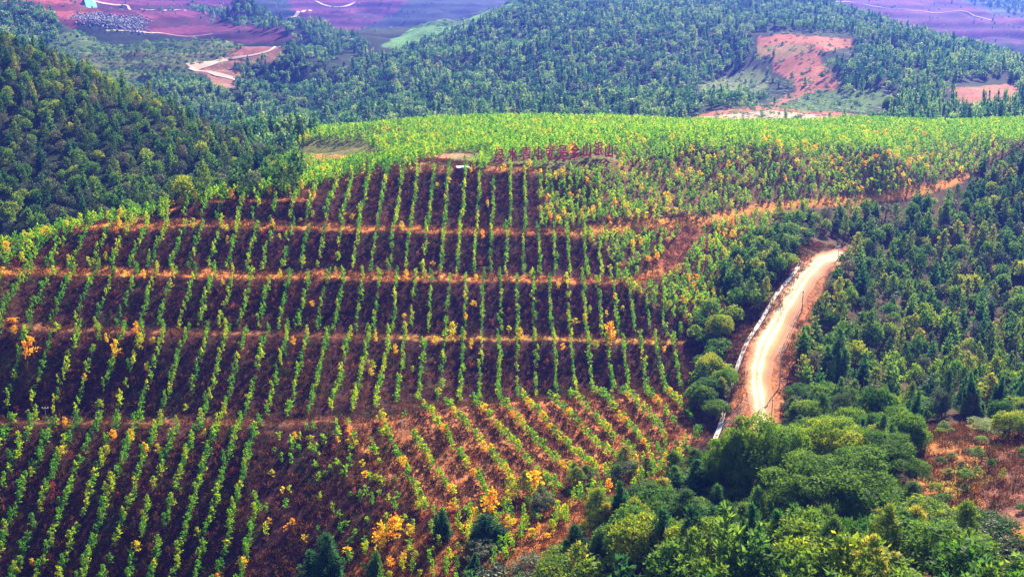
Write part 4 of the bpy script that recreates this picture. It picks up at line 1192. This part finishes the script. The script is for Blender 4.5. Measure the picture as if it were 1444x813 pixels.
track('switchback_road', [(357,121),(330,112),(306,105),(285,101),(268,96)], 5.5, 'lower leg of the pale switchback road')
track('switchback_road', [(267,95.5),(285,91),(303,87),(318,84)], 8, 'middle bend of the pale switchback road')
track('switchback_road', [(318,84),(345,80),(372,76),(388,71),(394,66)], 2.6, 'upper leg of the pale switchback road')
track('mine_track', [(128,2),(150,6),(180,7),(200,15),(215,16),(250,14),(290,19)], 3.5, 'pale track across the far mined slope', .8)
track('mine_track', [(408,26),(420,21),(438,15)], 6.0, 'short bright track between the purple terraces', .8)
track('mine_track', [(445,2),(458,8),(470,11),(484,10),(500,4)], 5.0, 'looping bright track on the purple terraces', .8)
track('mine_track', [(1175,3),(1230,10),(1290,16),(1370,20),(1400,30)], 3.0, 'pale edge track on the far right terraces', .8)
track('hill_footpath', [(-6,357),(6,353),(18,349),(30,348)], 3.0, 'pale path end at the left edge', .15, step=1.)
track('contour_track', [(150,44.),(190,46),(235,48),(300,48)], 2.0, 'thin pale track along the scrub hill top', .4)

# ------------------------------------------------------------------ the ten characters on the hill
M_SIGN = plain_mat('crimson_paint', (.60, .006, .08), (.66, .012, .11), 2., .45, .4)
M_STEEL = plain_mat('grey_steel', (.30, .30, .31), (.42, .42, .43), 4, .5, .4, .3)
TEXT = '绿水青山就是金山银山'
PLACE = ['first', 'second', 'third', 'fourth', 'fifth', 'sixth', 'seventh', 'eighth', 'ninth', 'last']
sx = [703.5, 722.5, 741, 757.5, 776.5, 794, 812, 829.5, 845, 861 - 4.5]
sx = [704, 723, 742, 759, 776, 793.5, 811, 827.5, 843.5, 858.5]
sbase = [234, 233.5, 232.5, 231, 230, 229.5, 228.5, 227, 226, 225]
for i, ch in enumerate(TEXT):
    Y = 301 + i * 1.2
    b = W(sx[i], sbase[i], Y); zg = float(zat(b[0], b[1])) - .1
    e = bpy.data.objects.new('sign_character', None); COL.objects.link(e)
    e.location = (b[0], b[1], zg); e.rotation_euler = (0, 0, radians(6))
    tag(e, '%s of ten crimson characters standing on the hill, reading %s' % (PLACE[i], ch), 'sign', 'crimson characters standing on the hilltop')
    cu = bpy.data.curves.new('character_face', 'FONT'); cu.body = ch; cu.size = 4.1; cu.extrude = .12; cu.align_x = 'CENTER'; cu.offset = .11 if ch in '水山' else .055; cu.resolution_u = 2
    tmp = bpy.data.objects.new('tmp_text', cu); COL.objects.link(tmp)
    bpy.context.view_layer.update()
    me = bpy.data.meshes.new_from_object(tmp.evaluated_get(bpy.context.evaluated_depsgraph_get()))
    bpy.data.objects.remove(tmp); me.name = 'character_face'
    if i == 0: print('GLYPH verts', len(me.vertices))
    me.materials.clear(); me.materials.append(M_SIGN)
    vs = np.array([v.co for v in me.vertices]); lo = vs.min(0); hi = vs.max(0)
    f = obj('character_face', me, e); hgt = b[2] - zg
    S = 4.3 / (hi[1] - lo[1])
    Sx = min(S, 2.75 / (hi[0] - lo[0])) if ch != '山' else 2.4 / (hi[0] - lo[0])
    f.rotation_euler = (radians(90), 0, 0); f.scale = (Sx, S, 1)
    f.location = (-(lo[0] + hi[0]) / 2 * Sx, 0, max(hgt, .6) - lo[1] * S)
    for sx_ in (-.55, .55):
        p = MB(); p.tube([(sx_, .25, -.4), (sx_, .25, max(hgt, .6) + .8)], .05, 6)
        obj('support_post', p.mesh('support_post', [M_STEEL]), e)

# ------------------------------------------------------------------ poles and wires
M_POLE = plain_mat('concrete_pole', (.34, .31, .28), (.50, .46, .42), 3, .8)
M_WIRE = plain_mat('wire', (.30, .28, .25), (.42, .38, .34), 2, .5)
M_DARK = plain_mat('dark_wood', (.05, .035, .03), (.10, .07, .05), 3, .8)
def pole(px, pyb, pyt, Y, label, r=.13, arm=1.5, mat=M_POLE, arms=1, name='utility_pole', rz=0.5):
    b = W(px, pyb, Y); t = W(px, pyt, Y); zg = float(zat(b[0], b[1])); h = t[2] - zg
    e = bpy.data.objects.new(name, None); COL.objects.link(e); e.location = (b[0], b[1], zg); e.rotation_euler = (0, 0, rz)
    tag(e, label, 'pole')
    m = MB(); m.tube([(0, 0, -.5), (0, 0, h)], [r, r * .65], 8); obj('post', m.mesh('post', [mat]), e)
    for k in range(arms):
        m = MB(); m.box((0, r + .05, h - .35 - k * .9), (arm, .1, .1)); obj('crossarm', m.mesh('crossarm', [M_STEEL]), e)
        for s in (-.45, 0, .45):
            m = MB(); m.tube([(s * arm, r + .05, h - .3 - k * .9), (s * arm, r + .05, h - .08 - k * .9)], [.04, .06], 6); obj('insulator', m.mesh('insulator', [M_CONC]), e)
    return Vector((b[0], b[1], zg + h - .1))
pA = pole(1099, 546, 492, 216, 'grey utility pole at the right side of the road beside its dark shadow')
pB = pole(1131, 436, 410, 252, 'dark wooden pole halfway up the right side of the road', mat=M_DARK)
pC = pole(1182, 361, 346, 287, 'utility pole at the far bend of the road', arms=2)
pD = pole(1024, 590, 588, 180, 'low pole hidden in the domed trees below the road') if False else Vector(W(1012, 612, 188)) 
def wires(a, b, sag, label, n=4):
    e = bpy.data.objects.new('power_line', None); COL.objects.link(e); e.location = a; tag(e, label, 'power line')
    d = (b - a); s = Vector((-d.y, d.x, 0)).normalized()
    for k in range(n):
        o = s * (k - (n - 1) / 2) * .42; pp = []
        for i in range(15):
            t = i / 14; p = d * t + o; p.z -= sag * 4 * t * (1 - t); pp.append(p)
        m = MB(); m.tube(pp, .028, 4, cap=False); obj('wire', m.mesh('wire', [M_WIRE]), e)
wires(pA, pB, .8, 'parallel wires between the grey pole and the dark wooden pole')
wires(pB, pC, .6, 'parallel wires from the dark wooden pole to the far road bend')
wires(pA, pD, 1.2, 'parallel wires running down from the grey pole towards the domed trees')
pole(1088, 588, 562, 198, 'dark post standing in for the utility pole shadow at the lower end of the road', r=.1, arm=.5, mat=M_DARK, name='dark_post')  # added upright shape imitating the cast shadow of the grey utility pole
pole(65, 590, 573, 186, 'pale T-shaped pole on the bottom track at the left', r=.06, arm=1.2, mat=M_STEEL, rz=0, name='tee_pole')
pole(567, 614, 592, 186, 'pale slim post at the left end of the sunlit knoll', r=.07, arm=.5, mat=M_CONC, rz=0, name='marker_post')
pole(540, 790, 758, 158, 'dark brown post on the orange flank at the bottom', r=.1, arm=.4, mat=M_DARK, rz=0, name='dark_post')
pole(715, 600, 586, 192, 'short whitish stake among the knoll rows', r=.05, arm=.3, mat=M_CONC, rz=0, name='stake')

# ------------------------------------------------------------------ small hut roof beside the characters
M_WHITE = plain_mat('white_sheet', (.60, .64, .70), (.78, .80, .82), 2, .6)
b = hit(652, 239); e = bpy.data.objects.new('storage_hut', None); COL.objects.link(e); e.location = b; e.rotation_euler = (0, 0, .3)
tag(e, 'low hut with a white sheet roof on the edge of the top slope', 'hut')
m = MB(); m.box((0, 0, .1), (3.2, 1.8, 1.0)); obj('wall', m.mesh('wall', [plain_mat('mud_wall', (.25, .14, .1), (.33, .2, .14), 2)]), e)
m = MB()
for s in (-1, 1):
    m.add([(-1.8, 0, .95), (1.8, 0, .95), (1.8, 1.3 * s, .62), (-1.8, 1.3 * s, .62), (-1.8, 0, 1.03), (1.8, 0, 1.03), (1.8, 1.3 * s, .70), (-1.8, 1.3 * s, .70)], [(0, 1, 2, 3), (4, 5, 6, 7), (0, 1, 5, 4), (2, 3, 7, 6), (0, 3, 7, 4), (1, 2, 6, 5)])
obj('roof', m.mesh('roof', [M_WHITE]), e)

# turquoise sheet on the red bank at the far left: follows the slope, with a thick hem
M_TURQ = plain_mat('turquoise_sheet', (.05, .62, .58), (.25, .80, .72), .3, .5)
def sheet(corners, n=14, m_=6):
    (a, b, c, d) = [Vector(p) for p in corners]; mb = MB(); vs = []; fs = []
    for i in range(n + 1):
        for j in range(m_ + 1):
            t = i / n; s = j / m_; p = a.lerp(d, t).lerp(b.lerp(c, t), s)
            vs.append((p.x, p.y, float(zat(p.x, p.y)) + 1.0 + .5 * sin(7 * s + 3 * t)))
    k = len(vs); vs += [(x, y, z - .5) for x, y, z in vs]
    w = m_ + 1
    for i in range(n):
        for j in range(m_):
            q = i * w + j; fs.append((q, q + 1, q + w + 1, q + w)); fs.append((q + k, q + w + k, q + w + 1 + k, q + 1 + k))
    for i in range(n):
        for q in (i * w, i * w + m_): fs.append((q, q + w, q + w + k, q + k))
    for j in range(m_):
        for q in (j, n * w + j): fs.append((q, q + 1, q + 1 + k, q + k))
    mb.add(vs, fs); return mb
sh = obj('turquoise_tarpaulin', sheet([hit(99, -3), hit(121, -3), hit(145, 19), hit(131, 20)]).mesh('turquoise_tarpaulin', [M_TURQ], True))
tag(sh, 'long turquoise sheet laid down the red bank at the far left', 'tarpaulin')
# rubble heap
M_ROCK = plain_mat('blue_grey_rock', (.07, .07, .10), (.24, .23, .28), .6, .7, .4)
mb = MB()
for i in range(2600):
    t = rnd.random(); a = hit(112 + 92 * t + rnd.uniform(-4, 4), 22 + rnd.random() * (4 + 20 * t) * 1.0) if i < 160 else None
    if a is None:
        q = RB[rnd.randrange(len(RB))]; x = q[0] + rnd.gauss(0, 4); y = q[1] + rnd.gauss(0, 7); a = (x, y, float(zat(x, y)))
    else:
        if i == 0: RB = []
        RB.append(a)
    s = rnd.uniform(.5, 1.7); mb.box((a[0], a[1], a[2] + s * .2), (s, s * rnd.uniform(.6, 1.2), s * rnd.uniform(.5, 1)), M=Matrix.Rotation(rnd.uniform(0, 3), 3, Vector((rnd.random(), rnd.random(), rnd.random() + .1)).normalized()), tint=rnd.random())
rb = obj('rock_rubble', mb.mesh('rock_rubble', [M_ROCK])); tag(rb, 'blue-grey rock rubble tipped below the red bank', None, None, 'stuff')
print('PLANTS', count, {k: len(v) for k, v in rest.items()})
